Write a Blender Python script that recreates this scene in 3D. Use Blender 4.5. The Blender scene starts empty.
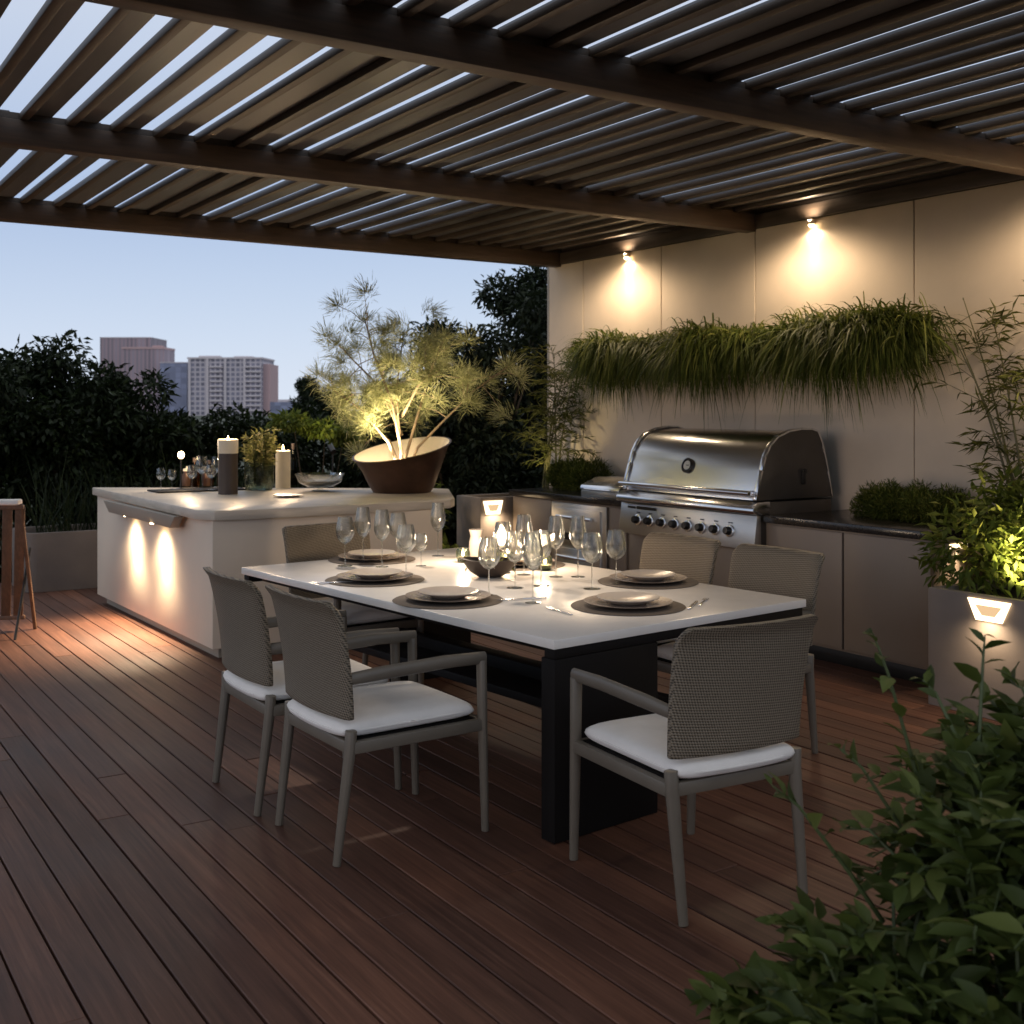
import bpy, bmesh, math, random
import numpy as np
from mathutils import Vector, Matrix

S = bpy.context.scene
COL = S.collection
R = math.radians
random.seed(7)
RNG = np.random.default_rng(11)

# ------------------------------------------------------------------ camera
F_PX, HOR, CAM_H, YAW = 1160.0, 412.0, 1.60, R(33.1)
cy_, sy_ = math.cos(YAW), math.sin(YAW)
def world(r, d, z=0.0):
    "r metres to the right of the camera axis, d metres ahead"
    return Vector((r*cy_ + d*sy_, -r*sy_ + d*cy_, z))
def at(px, py, z):
    "point of the horizontal plane z seen at that place of the photograph"
    d = (CAM_H - z)*F_PX/(py - HOR)
    return world((px-512)/F_PX*d, d, z)
cam = bpy.data.cameras.new('camera'); camo = bpy.data.objects.new('camera', cam); COL.objects.link(camo)
cam.sensor_width = 36; cam.lens = 36*F_PX/1024; cam.shift_y = -(512-HOR)/1024
cam.clip_start = .05; cam.clip_end = 5000
cam.dof.use_dof = True; cam.dof.focus_distance = 5.0; cam.dof.aperture_fstop = 5.0
camo.location = (0, 0, CAM_H); camo.rotation_euler = (R(90), 0, -YAW)
S.camera = camo

# ------------------------------------------------------------------ materials
def newmat(name):
    m = bpy.data.materials.new(name); m.use_nodes = True
    nt = m.node_tree; nt.nodes.clear()
    out = nt.nodes.new('ShaderNodeOutputMaterial')
    return m, nt, out
def node(nt, t, **kw):
    n = nt.nodes.new(t)
    for k, v in kw.items():
        if k.startswith('i_'):
            n.inputs[k[2:].replace('_', ' ')].default_value = v
        else: setattr(n, k, v)
    return n
def col4(c): return (c[0], c[1], c[2], 1)
def ramp(nt, fac, stops):
    r = nt.nodes.new('ShaderNodeValToRGB'); e = r.color_ramp.elements
    while len(e) < len(stops): e.new(.5)
    for k, (p, c) in enumerate(stops): e[k].position = p; e[k].color = col4(c)
    nt.links.new(fac, r.inputs[0]); return r.outputs[0]
def M(name, c, rough=.5, metal=0, var=.12, scale=8, bump=.15, bscale=60, coat=0, stretch=None, spec=.5, rvar=.12):
    m, nt, out = newmat(name); L = nt.links.new
    p = node(nt, 'ShaderNodeBsdfPrincipled'); L(p.outputs[0], out.inputs[0])
    tc = node(nt, 'ShaderNodeTexCoord'); src = tc.outputs['Object']
    if stretch:
        mp = node(nt, 'ShaderNodeMapping'); mp.inputs['Scale'].default_value = stretch
        L(src, mp.inputs[0]); src = mp.outputs[0]
    n = node(nt, 'ShaderNodeTexNoise', i_Scale=scale, i_Detail=6.0, i_Roughness=.6); L(src, n.inputs['Vector'])
    lo = [max(0, x*(1-var)) for x in c]; hi = [min(1, x*(1+var)) for x in c]
    L(ramp(nt, n.outputs[0], [(.3, lo), (.7, hi)]), p.inputs['Base Color'])
    n2 = node(nt, 'ShaderNodeTexNoise', i_Scale=bscale, i_Detail=4.0); L(src, n2.inputs['Vector'])
    mr = node(nt, 'ShaderNodeMapRange'); mr.inputs[3].default_value = max(.02, rough-rvar); mr.inputs[4].default_value = min(1, rough+rvar)
    L(n.outputs[0], mr.inputs[0]); L(mr.outputs[0], p.inputs['Roughness'])
    p.inputs['Metallic'].default_value = metal; p.inputs['Coat Weight'].default_value = coat
    p.inputs['Specular IOR Level'].default_value = spec
    if bump:
        b = node(nt, 'ShaderNodeBump', i_Strength=bump, i_Distance=.004); L(n2.outputs[0], b.inputs['Height']); L(b.outputs[0], p.inputs['Normal'])
    return m
def leafmat(name, c0, c1, c2, rough=.55, trans=.25, spec=.2):
    m, nt, out = newmat(name); L = nt.links.new
    g = node(nt, 'ShaderNodeNewGeometry')
    colr = ramp(nt, g.outputs['Random Per Island'], [(0, c0), (.6, c1), (1, c2)])
    p = node(nt, 'ShaderNodeBsdfPrincipled'); p.inputs['Roughness'].default_value = rough; p.inputs['Specular IOR Level'].default_value = spec
    t = node(nt, 'ShaderNodeBsdfTranslucent'); mx = node(nt, 'ShaderNodeMixShader'); mx.inputs[0].default_value = trans
    L(colr, p.inputs['Base Color']); L(colr, t.inputs[0]); L(p.outputs[0], mx.inputs[1]); L(t.outputs[0], mx.inputs[2]); L(mx.outputs[0], out.inputs[0])
    return m
def glassmat(name, tint=(.97, .98, .97), refl=1.0):
    m, nt, out = newmat(name); L = nt.links.new
    tr = node(nt, 'ShaderNodeBsdfTransparent'); tr.inputs[0].default_value = col4(tint)
    gl = node(nt, 'ShaderNodeBsdfGlass', i_Roughness=.0, i_IOR=1.45); gl.inputs[0].default_value = col4(tint)
    gs = node(nt, 'ShaderNodeBsdfGlossy'); gs.inputs['Roughness'].default_value = .04
    fr = node(nt, 'ShaderNodeFresnel', i_IOR=1.45); mx = node(nt, 'ShaderNodeMixShader'); mx2 = node(nt, 'ShaderNodeMixShader'); mx2.inputs[0].default_value = .45
    mu = node(nt, 'ShaderNodeMath', operation='MULTIPLY'); mu.inputs[1].default_value = .6*refl; L(fr.outputs[0], mu.inputs[0])
    L(mu.outputs[0], mx.inputs[0]); L(tr.outputs[0], mx.inputs[1]); L(gs.outputs[0], mx.inputs[2])
    L(gl.outputs[0], mx2.inputs[1]); L(mx.outputs[0], mx2.inputs[2]); L(mx2.outputs[0], out.inputs[0])
    return m
def emis(name, c, s):
    m, nt, out = newmat(name)
    e = node(nt, 'ShaderNodeEmission', i_Strength=s); e.inputs[0].default_value = col4(c); nt.links.new(e.outputs[0], out.inputs[0])
    return m
def deckmat():
    m, nt, out = newmat('hardwood_deck'); L = nt.links.new
    p = node(nt, 'ShaderNodeBsdfPrincipled'); L(p.outputs[0], out.inputs[0])
    g = node(nt, 'ShaderNodeNewGeometry'); tc = node(nt, 'ShaderNodeTexCoord')
    off = node(nt, 'ShaderNodeVectorMath', operation='SCALE'); off.inputs['Scale'].default_value = 40
    cmb = node(nt, 'ShaderNodeCombineXYZ'); L(g.outputs['Random Per Island'], cmb.inputs[1]); L(cmb.outputs[0], off.inputs[0])
    add = node(nt, 'ShaderNodeVectorMath', operation='ADD'); L(tc.outputs['Object'], add.inputs[0]); L(off.outputs[0], add.inputs[1])
    mp = node(nt, 'ShaderNodeMapping'); mp.inputs['Scale'].default_value = (45, 1.6, 8); L(add.outputs[0], mp.inputs[0])
    n = node(nt, 'ShaderNodeTexNoise', i_Scale=1.0, i_Detail=8.0, i_Roughness=.65, i_Distortion=.6); L(mp.outputs[0], n.inputs['Vector'])
    grain = ramp(nt, n.outputs[0], [(.3, (.073, .033, .022)), (.55, (.132, .062, .041)), (.75, (.192, .096, .064))])
    tone = ramp(nt, g.outputs['Random Per Island'], [(0, (.62, .62, .64)), (.5, (.95, .93, .92)), (1, (1.3, 1.22, 1.12))])
    mx = node(nt, 'ShaderNodeMix', data_type='RGBA', blend_type='MULTIPLY'); mx.inputs[0].default_value = 1
    L(grain, mx.inputs[6]); L(tone, mx.inputs[7])
    n3 = node(nt, 'ShaderNodeTexNoise', i_Scale=1.1, i_Detail=5.0); L(tc.outputs['Object'], n3.inputs['Vector'])
    wear = ramp(nt, n3.outputs[0], [(.35, (.8, .8, .82)), (.65, (1.1, 1.08, 1.06))])
    mx2 = node(nt, 'ShaderNodeMix', data_type='RGBA', blend_type='MULTIPLY'); mx2.inputs[0].default_value = 1
    L(mx.outputs[2], mx2.inputs[6]); L(wear, mx2.inputs[7]); L(mx2.outputs[2], p.inputs['Base Color'])
    mr = node(nt, 'ShaderNodeMapRange'); mr.inputs[3].default_value = .42; mr.inputs[4].default_value = .70; p.inputs['Specular IOR Level'].default_value = .32
    L(n3.outputs[0], mr.inputs[0]); L(mr.outputs[0], p.inputs['Roughness'])
    b = node(nt, 'ShaderNodeBump', i_Strength=.25, i_Distance=.003); L(n.outputs[0], b.inputs['Height']); L(b.outputs[0], p.inputs['Normal'])
    return m
def weavemat():
    m, nt, out = newmat('woven_rattan'); L = nt.links.new
    p = node(nt, 'ShaderNodeBsdfPrincipled'); L(p.outputs[0], out.inputs[0])
    uv = node(nt, 'ShaderNodeUVMap')
    mp = node(nt, 'ShaderNodeMapping'); mp.inputs['Rotation'].default_value = (0, 0, R(38)); L(uv.outputs[0], mp.inputs[0])
    sx = node(nt, 'ShaderNodeSeparateXYZ'); L(mp.outputs[0], sx.inputs[0])
    def sn(sock, f):
        a = node(nt, 'ShaderNodeMath', operation='MULTIPLY'); a.inputs[1].default_value = f; L(sock, a.inputs[0])
        b = node(nt, 'ShaderNodeMath', operation='SINE'); L(a.outputs[0], b.inputs[0]); return b.outputs[0]
    pr_ = node(nt, 'ShaderNodeMath', operation='MULTIPLY'); L(sn(sx.outputs[0], 380), pr_.inputs[0]); L(sn(sx.outputs[1], 590), pr_.inputs[1])
    mr = node(nt, 'ShaderNodeMapRange'); mr.inputs[1].default_value = -1; L(pr_.outputs[0], mr.inputs[0])
    n = node(nt, 'ShaderNodeTexNoise', i_Scale=90.0, i_Detail=3.0); L(uv.outputs[0], n.inputs['Vector'])
    ad = node(nt, 'ShaderNodeMath', operation='MULTIPLY_ADD'); ad.inputs[1].default_value = .3; ad.inputs[2].default_value = -.15; L(n.outputs[0], ad.inputs[0])
    sm = node(nt, 'ShaderNodeMath', operation='ADD'); L(mr.outputs[0], sm.inputs[0]); L(ad.outputs[0], sm.inputs[1])
    L(ramp(nt, sm.outputs[0], [(.16, (.030, .024, .016)), (.36, (.140, .114, .080)), (.8, (.25, .206, .148))]), p.inputs['Base Color']); p.inputs['Roughness'].default_value = .55
    b = node(nt, 'ShaderNodeBump', i_Strength=.7, i_Distance=.004); L(sm.outputs[0], b.inputs['Height']); L(b.outputs[0], p.inputs['Normal'])
    return m
def facademat(name, wall, glass, w, h, mortar, lit=False):
    m, nt, out = newmat(name); L = nt.links.new
    p = node(nt, 'ShaderNodeBsdfPrincipled'); L(p.outputs[0], out.inputs[0]); p.inputs['Roughness'].default_value = .6
    uv = node(nt, 'ShaderNodeUVMap')
    br = node(nt, 'ShaderNodeTexBrick', offset=0.0, i_Scale=1.0, i_Mortar_Size=mortar, i_Mortar_Smooth=0.05, i_Bias=0.0, i_Brick_Width=w, i_Row_Height=h)
    L(uv.outputs[0], br.inputs['Vector'])
    br.inputs['Color1'].default_value = col4(glass); br.inputs['Color2'].default_value = col4([x*1.9 for x in glass]); br.inputs['Mortar'].default_value = col4(wall)
    L(br.outputs[0], p.inputs['Base Color'])
    return m

m_deck = deckmat()
m_weave = weavemat()
m_chair = M('taupe_aluminium', (.15, .128, .10), .42, bump=.04, var=.06)
m_cushion = M('white_canvas', (.84, .81, .77), .85, bump=.7, bscale=17, var=.05)
m_tabletop = M('white_ceramic_top', (.84, .80, .75), .24, var=.05, scale=3, bump=.02, rvar=.06)
m_tabledark = M('dark_bronze_steel', (.007, .0055, .005), .65, spec=.2, bump=.03)
m_wall = M('beige_render', (.66, .56, .45), .8, var=.08, scale=1.3, bump=.12, bscale=40)
m_cab = M('taupe_lacquer', (.255, .205, .162), .45, var=.05, scale=2, bump=.03)
m_granite = M('black_granite', (.022, .019, .017), .22, var=.8, scale=120, bump=.02)
m_island = M('cream_render', (.70, .605, .49), .6, var=.04, scale=2, bump=.08)
m_stone = M('travertine', (.56, .50, .42), .4, var=.2, scale=2.5, bump=.05, stretch=(1, 1.4, 9))
m_hood = M('taupe_metal', (.30, .265, .215), .5, var=.04)
m_planter = M('taupe_concrete', (.255, .215, .185), .7, var=.09, scale=4, bump=.15)
m_beam = M('stained_timber_beam', (.078, .050, .034), .5, var=.3, scale=3, stretch=(1.2, 14, 14), bump=.15, bscale=10)
m_rafter = M('stained_timber_rafter', (.072, .054, .042), .5, var=.3, scale=3, stretch=(14, 1.2, 14), bump=.15, bscale=10)
m_louvre = M('grey_louvre_board', (.120, .120, .128), .36, var=.15, scale=3, stretch=(14, .8, 14), bump=.1, bscale=8)
m_steel = M('brushed_steel', (.74, .74, .75), .22, metal=1, var=.01, scale=2, stretch=(1, 1, 6), bump=0, bscale=40, rvar=.006)
m_steel2 = M('satin_steel', (.56, .55, .53), .36, metal=1, var=.06, stretch=(1, 1, 40), bump=.03)
m_steeldark = M('dark_steel', (.12, .105, .09), .45, metal=.7, var=.1)
m_black = M('black_plastic', (.015, .014, .013), .35, bump=.02)
m_copper = M('aged_copper', (.070, .036, .023), .42, metal=.5, var=.35, scale=7, bump=.2, bscale=25)
m_planterdark = M('grey_brown_concrete', (.13, .108, .096), .7, var=.12, scale=4, bump=.15)
m_soil = M('dark_soil', (.02, .015, .011), .95, var=.5, scale=40, bump=.6)
m_wood = M('teak_slat', (.125, .070, .042), .5, var=.25, scale=4, stretch=(14, 14, 1.5))
m_white = M('white_linen', (.75, .74, .72), .8, bump=.2, bscale=250)
m_plate = M('glazed_stoneware', (.34, .28, .235), .25, var=.08, bump=.02)
m_platew = M('pale_porcelain', (.54, .475, .41), .22, var=.04, bump=.01)
m_mat = M('dark_woven_mat', (.10, .078, .062), .75, var=.3, scale=150, bump=.4, bscale=200)
m_candle = M('cream_wax', (.78, .68, .52), .5, bump=.03, var=.05)
m_candled = M('brown_wax', (.055, .036, .026), .5, bump=.06)
m_glass = glassmat('clear_glass')
m_glassb = glassmat('green_bottle_glass', (.12, .14, .06), 1.2)
m_amber = glassmat('amber_bottle_glass', (.55, .30, .12), 1.3)
m_glassv = glassmat('vase_glass', (.82, .87, .8))
m_bark = M('pale_bark', (.26, .19, .12), .8, var=.3, scale=20, bump=.4)
m_barkd = M('dark_bark', (.06, .045, .03), .9, var=.3, scale=20, bump=.4)
m_culm = M('bamboo_culm', (.10, .095, .035), .45, var=.25, scale=10, bump=.05)
m_stem = M('green_stem', (.05, .07, .02), .6)
m_ground = M('dark_lawn', (.035, .042, .02), .95, var=.4, scale=3, bump=.5)
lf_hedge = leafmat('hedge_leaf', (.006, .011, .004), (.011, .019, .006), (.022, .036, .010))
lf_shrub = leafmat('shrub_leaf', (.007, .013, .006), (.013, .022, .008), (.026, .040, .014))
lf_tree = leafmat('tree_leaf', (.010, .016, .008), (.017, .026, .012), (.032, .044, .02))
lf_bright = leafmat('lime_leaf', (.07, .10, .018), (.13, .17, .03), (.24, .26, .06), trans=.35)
lf_grass = leafmat('sedge_blade', (.045, .065, .012), (.095, .125, .022), (.22, .23, .055), trans=.35)
lf_bamboo = leafmat('bamboo_leaf', (.055, .065, .016), (.10, .11, .026), (.17, .17, .05), trans=.35)
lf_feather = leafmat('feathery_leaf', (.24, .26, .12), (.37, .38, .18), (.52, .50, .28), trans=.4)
lf_front = leafmat('glossy_leaf', (.042, .062, .012), (.072, .10, .020), (.135, .165, .040), rough=.55, trans=.4, spec=.35)
lf_herb = leafmat('herb_leaf', (.12, .13, .04), (.21, .21, .07), (.36, .32, .15), trans=.3)
e_warm = emis('warm_lamp_glow', (1, .70, .36), 22)
e_soft = emis('warm_diffuser_glow', (1, .72, .42), 2.6)
e_plate = emis('dim_lamp_plate', (1, .66, .36), .55)
e_flame = emis('candle_flame', (1, .62, .25), 30)
WARM = (1.0, .75, .49)

# ------------------------------------------------------------------ mesh helpers
class MB:
    def __init__(s): s.v = []; s.f = []
    def add(s, vs, fs):
        o = len(s.v); s.v += [tuple(v) for v in vs]; s.f += [tuple(i+o for i in f) for f in fs]
    def box(s, x0, x1, y0, y1, z0, z1, mat=None):
        vs = [Vector(p) for p in ((x0,y0,z0),(x1,y0,z0),(x1,y1,z0),(x0,y1,z0),(x0,y0,z1),(x1,y0,z1),(x1,y1,z1),(x0,y1,z1))]
        if mat: vs = [mat @ v for v in vs]
        s.add(vs, [(3,2,1,0),(4,5,6,7),(0,1,5,4),(1,2,6,5),(2,3,7,6),(3,0,4,7)])
        return s
    def bar(s, a, b, w, h, up=(0,0,1)):
        "a square-section bar from a to b, w across, h along up"
        a, b = Vector(a), Vector(b); d = (b-a); l = d.length; d.normalize()
        x = d.cross(Vector(up))
        if x.length < 1e-4: x = d.cross(Vector((1,0,0)))
        x.normalize(); z = x.cross(d)
        m = Matrix((x, d, z)).transposed().to_4x4(); m.translation = a
        return s.box(-w/2, w/2, 0, l, -h/2, h/2, m)
    def prism(s, poly, z0, z1, f=None):
        "polygon in a plane pushed from z0 to z1; f maps (a, b, c) to a point"
        f = f or (lambda a, b, c: (a, b, c)); n = len(poly)
        vs = [f(a, b, z0) for a, b in poly]+[f(a, b, z1) for a, b in poly]
        s.add(vs, [tuple(range(n-1, -1, -1)), tuple(range(n, 2*n))]+[(i, (i+1) % n, n+(i+1) % n, n+i) for i in range(n)])
        return s
    def tube(s, pts, rad, n=8, caps=True, sx=1.0):
        pts = [Vector(p) for p in pts]; m = len(pts)
        if not hasattr(rad, '__len__'): rad = [rad]*m
        vs = []; px = None
        for i, p in enumerate(pts):
            d = (pts[min(i+1, m-1)]-pts[max(i-1, 0)]).normalized()
            if px is None:
                px = d.cross(Vector((0,1,0)) if abs(d.y) < .9 else Vector((1,0,0))).normalized()
            px = (px-d*px.dot(d)).normalized(); py = d.cross(px)
            for k in range(n):
                a = 2*math.pi*k/n
                vs.append(p+px*math.cos(a)*rad[i]*sx+py*math.sin(a)*rad[i])
        fs = [(i*n+k, i*n+(k+1) % n, (i+1)*n+(k+1) % n, (i+1)*n+k) for i in range(m-1) for k in range(n)]
        if caps: fs += [tuple(range(n-1, -1, -1)), tuple(range((m-1)*n, m*n))]
        s.add(vs, fs); return s
    def lathe(s, prof, n=32, c=(0,0,0)):
        m = len(prof); vs = []; 
        for r, z in prof:
            for k in range(n):
                a = 2*math.pi*k/n; vs.append((c[0]+r*math.cos(a), c[1]+r*math.sin(a), c[2]+z))
        fs = [(i*n+k, i*n+(k+1) % n, (i+1)*n+(k+1) % n, (i+1)*n+k) for i in range(m-1) for k in range(n)]
        s.add(vs, fs); return s
    def build(s, name, mat, parent=None, bevel=0, seg=2, smooth=40, loc=None, rotz=0, uv=None):
        bm = bmesh.new(); vs = [bm.verts.new(v) for v in s.v]
        for f in s.f:
            try: bm.faces.new([vs[i] for i in f])
            except ValueError: pass
        bmesh.ops.remove_doubles(bm, verts=bm.verts, dist=1e-5)
        bmesh.ops.recalc_face_normals(bm, faces=bm.faces)
        if bevel:
            es = [e for e in bm.edges if len(e.link_faces) == 2 and e.calc_face_angle(0) > R(35)]
            bmesh.ops.bevel(bm, geom=es, offset=bevel, segments=seg, affect='EDGES', profile=.5, clamp_overlap=True)
        if uv:
            lay = bm.loops.layers.uv.new('UVMap')
            for f in bm.faces:
                for l in f.loops: l[lay].uv = uv(l.vert.co, f.normal)
        me = bpy.data.meshes.new(name); bm.to_mesh(me); bm.free(); me.materials.append(mat)
        if smooth:
            me.shade_smooth(); me.set_sharp_from_angle(angle=R(smooth))
        o = bpy.data.objects.new(name, me); COL.objects.link(o)
        if parent: o.parent = parent
        if loc is not None: o.location = loc
        if rotz: o.rotation_euler = (0, 0, rotz)
        return o
def tri_mesh(name, V, T, mat, parent=None, loc=None, smooth=False):
    V = np.asarray(V, dtype=np.float32); T = np.asarray(T, dtype=np.int32)
    me = bpy.data.meshes.new(name)
    me.vertices.add(len(V)); me.vertices.foreach_set('co', V.ravel())
    me.loops.add(T.size); me.loops.foreach_set('vertex_index', T.ravel())
    me.polygons.add(len(T)); me.polygons.foreach_set('loop_start', np.arange(0, T.size, 3, dtype=np.int32))
    me.update(calc_edges=True); me.validate(); me.materials.append(mat)
    if smooth: me.shade_smooth()
    o = bpy.data.objects.new(name, me); COL.objects.link(o)
    if parent: o.parent = parent
    if loc is not None: o.location = loc
    return o
def nrm(a): return a/np.maximum(np.linalg.norm(a, axis=1, keepdims=True), 1e-9)
def leaf_arrays(P, D, L, W, detail=False, droop=.25, fold=.18):
    "leaf blades growing from P along D"
    P = np.asarray(P, float); N = len(P); D = nrm(np.asarray(D, float)); L = np.broadcast_to(L, N).reshape(-1, 1); W = np.broadcast_to(W, N).reshape(-1, 1)
    up = nrm(RNG.normal(0, .45, (N, 3))+np.array([0, 0, 1.0])); Sd = nrm(np.cross(D, up)); Nn = np.cross(Sd, D)
    if not detail:
        V = np.stack([P, P+D*L*.42+Sd*W*.5+Nn*W*fold, P+D*L-Nn*L*droop*.6, P+D*L*.42-Sd*W*.5+Nn*W*fold], 1).reshape(-1, 3)
        b = (np.arange(N)*4)[:, None, None]
        T = (b+np.array([[0, 1, 2], [0, 2, 3]])).reshape(-1, 3)
        return V, T
    st = [(.18, .62), (.42, 1.0), (.70, .72), (.88, .32)]
    vs = [P]
    for t, w in st:
        m = P+D*L*t-Nn*L*droop*t*t
        vs += [m+Sd*W*.5*w+Nn*W*fold*w, m, m-Sd*W*.5*w+Nn*W*fold*w]
    vs.append(P+D*L-Nn*L*droop)
    V = np.stack(vs, 1).reshape(-1, 3); k = len(vs)
    t0 = [[0, 1, 2], [0, 2, 3]]
    for i in range(len(st)-1):
        a = 1+3*i; c = a+3
        t0 += [[a, c, c+1], [a, c+1, a+1], [a+1, c+1, c+2], [a+1, c+2, a+2]]
    a = 1+3*(len(st)-1); t0 += [[a, k-1, a+1], [a+1, k-1, a+2]]
    return V, ((np.arange(N)*k)[:, None, None]+np.array(t0)).reshape(-1, 3)
def blades(P, D, L, W, g, seg=5):
    "grass blades that arch over under their weight"
    P = np.asarray(P, float); N = len(P); D = nrm(np.asarray(D, float)); L = np.broadcast_to(L, N).reshape(-1, 1); W = np.broadcast_to(W, N).reshape(-1, 1); g = np.broadcast_to(g, N).reshape(-1, 1)
    Sd = nrm(np.cross(D, nrm(RNG.normal(0, .5, (N, 3))+np.array([0, 0, 1.0]))))
    rows = []
    for i in range(seg+1):
        t = i/seg; c = P+D*L*t*(1-.25*t*np.minimum(g, 1))+np.array([0, 0, -1.0])*L*g*t*t
        w = W*.5*(1-t**2.6)*(.6+.8*t*(1-t)*1.8)+.0004
        rows += [c-Sd*w, c+Sd*w]
    V = np.stack(rows, 1).reshape(-1, 3); k = 2*(seg+1); t0 = []
    for i in range(seg): a = 2*i; t0 += [[a, a+1, a+3], [a, a+3, a+2]]
    return V, ((np.arange(N)*k)[:, None, None]+np.array(t0)).reshape(-1, 3)
def sphere(n): return nrm(RNG.normal(0, 1, (n, 3)))
def clump_leaves(clumps, n, L, W, droop=.25, out=.8, grav=.2, shell=.5, detail=False):
    c = np.array([k[0] for k in clumps], float); r = np.array([k[1] for k in clumps], float)
    w = (r.prod(1))**(2/3); idx = RNG.choice(len(c), n, p=w/w.sum())
    d = sphere(n); rad = (shell+(1-shell)*RNG.random((n, 1)))*(1+RNG.normal(0, .09, (n, 1)))
    P = c[idx]+d*rad*r[idx]
    D = d*out+RNG.normal(0, .6, (n, 3))+np.array([0, 0, -grav])
    s = RNG.uniform(.65, 1.25, n)
    return leaf_arrays(P, D, L*s, W*s, detail, droop)
def empty(name, loc, rz=0):
    o = bpy.data.objects.new(name, None); COL.objects.link(o); o.location = loc; o.rotation_euler = (0, 0, rz); o.empty_display_size = .1
    return o
def tag(o, label=None, cat=None, group=None, kind=None):
    for k, v in (('label', label), ('category', cat), ('group', group), ('kind', kind)):
        if v: o[k] = v
    return o
def thing(name, loc, label, cat, group=None, rz=0): return tag(empty(name, loc, rz), label, cat, group)
def copy_tree(o, parent=None):
    c = o.copy(); COL.objects.link(c)
    if parent: c.parent = parent
    for ch in list(o.children): copy_tree(ch, c)
    return c
def lamp(kind, loc, power, target=None, color=WARM, size=.02, angle=60, blend=.6):
    l = bpy.data.lights.new('lamp_light', kind); l.energy = power; l.color = color; l.shadow_soft_size = size
    o = bpy.data.objects.new('lamp_light', l); COL.objects.link(o); o.location = loc
    if kind == 'SPOT': l.spot_size = R(angle); l.spot_blend = blend
    if target is not None: o.rotation_euler = (Vector(target)-Vector(loc)).to_track_quat('-Z', 'Y').to_euler()
    return o

# ------------------------------------------------------------------ sky, sun
SUN_EL, SUN_AZ = R(6.0), R(250)
w = bpy.data.worlds.new('World'); S.world = w; w.use_nodes = True
nt = w.node_tree; nt.nodes.clear()
sk = nt.nodes.new('ShaderNodeTexSky'); sk.sky_type = 'NISHITA'; sk.sun_disc = False
sk.sun_elevation = SUN_EL; sk.sun_rotation = SUN_AZ; sk.altitude = 50; sk.air_density = 1.3; sk.dust_density = .6; sk.ozone_density = 3.5
bg = nt.nodes.new('ShaderNodeBackground'); bg.inputs[1].default_value = .1
wo = nt.nodes.new('ShaderNodeOutputWorld')
# the clear-sky model under a veil of pale evening haze (colour by height above the horizon)
geo = nt.nodes.new('ShaderNodeTexCoord'); sep = nt.nodes.new('ShaderNodeSeparateXYZ'); nt.links.new(geo.outputs['Generated'], sep.inputs[0])
hz = ramp(nt, sep.outputs[2], [(0, (.49, .55, .65)), (.06, (.42, .485, .61)), (.17, (.29, .36, .515)), (.40, (.48, .51, .57)), (1, (.58, .585, .60))])
x10 = nt.nodes.new('ShaderNodeVectorMath'); x10.operation = 'SCALE'; x10.inputs['Scale'].default_value = 10; nt.links.new(hz, x10.inputs[0])
smx = nt.nodes.new('ShaderNodeMix'); smx.data_type = 'RGBA'; smx.inputs[0].default_value = .85
nt.links.new(sk.outputs[0], smx.inputs[6]); nt.links.new(x10.outputs[0], smx.inputs[7]); nt.links.new(smx.outputs[2], bg.inputs[0]); nt.links.new(bg.outputs[0], wo.inputs[0])
sl = bpy.data.lights.new('sun', 'SUN'); sl.energy = .12; sl.angle = R(12); sl.color = (1, .80, .72)
so = bpy.data.objects.new('sun', sl); COL.objects.link(so)
sd = Vector((math.sin(SUN_AZ)*math.cos(SUN_EL), math.cos(SUN_AZ)*math.cos(SUN_EL), math.sin(SUN_EL)))
so.rotation_euler = sd.to_track_quat('Z', 'Y').to_euler()
S.view_settings.view_transform = 'Standard'; S.view_settings.look = 'None'; S.view_settings.gamma = 1; S.view_settings.exposure = .72
S.cycles.use_denoising = True
try: S.cycles.denoiser = 'OPENIMAGEDENOISE'
except Exception: pass
S.cycles.sample_clamp_indirect = 4; S.cycles.caustics_reflective = False; S.cycles.caustics_refractive = False
S.cycles.max_bounces = 8; S.cycles.transparent_max_bounces = 32; S.cycles.diffuse_bounces = 4

# ------------------------------------------------------------------ ground, deck
g = MB(); g.add([(-2500, -2500, -.25), (2500, -2500, -.25), (2500, 2500, -.25), (-2500, 2500, -.25)], [(0, 1, 2, 3)])
tag(g.build('ground', m_ground, smooth=0), kind='structure')
dk = MB(); pitch = .128; x = -4.0; k = 0
while x < 6.48:
    y = -2.5-random.random()*3
    while y < 11.6:
        l = random.uniform(3.6, 4.8); y1 = min(y+l, 11.7); y0 = max(y, -2.5)
        if y1-y0 > .2:
            dz = random.uniform(-.0012, .0012)
            dk.box(x+.0035+random.uniform(0, .0015), x+pitch-.0035, y0+.0012, y1-.0012, -.028+dz, dz)
        y += l
    x += pitch
tag(dk.build('deck', m_deck, bevel=.0025, seg=1, smooth=30), kind='structure')
u = MB(); u.box(-4, 6.48, -2.5, 11.7, -.24, -.05)
tag(u.build('deck_base', m_soil, smooth=0), kind='structure')

# ------------------------------------------------------------------ wall
WX, WTOP, WEND = 6.50, 3.02, 9.31
wl = thing('garden_wall', (WX+.12, 4, 0), 'tall beige rendered panel wall behind the outdoor kitchen', 'wall')
ys = [WEND, 8.75, 7.63, 6.515, 5.04, 3.6, 2.1, .6, -2.5]
b = MB(); b.box(.0, .2, -6.5, WEND-4-.002, -.2, WTOP-.006); b.build('wall_core', m_soil, wl, smooth=0)
for a, c in zip(ys[1:], ys[:-1]):
    p = MB(); p.box(-.12, -.002, a-4+.004, c-4-.004, -.03, WTOP); p.build('wall_panel', m_wall, wl, bevel=.003, seg=1)
p = MB(); p.box(-.12, .2, WEND-4-.002, WEND-4+.03, -.03, WTOP); p.build('end_trim', m_hood, wl, bevel=.003)

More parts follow.
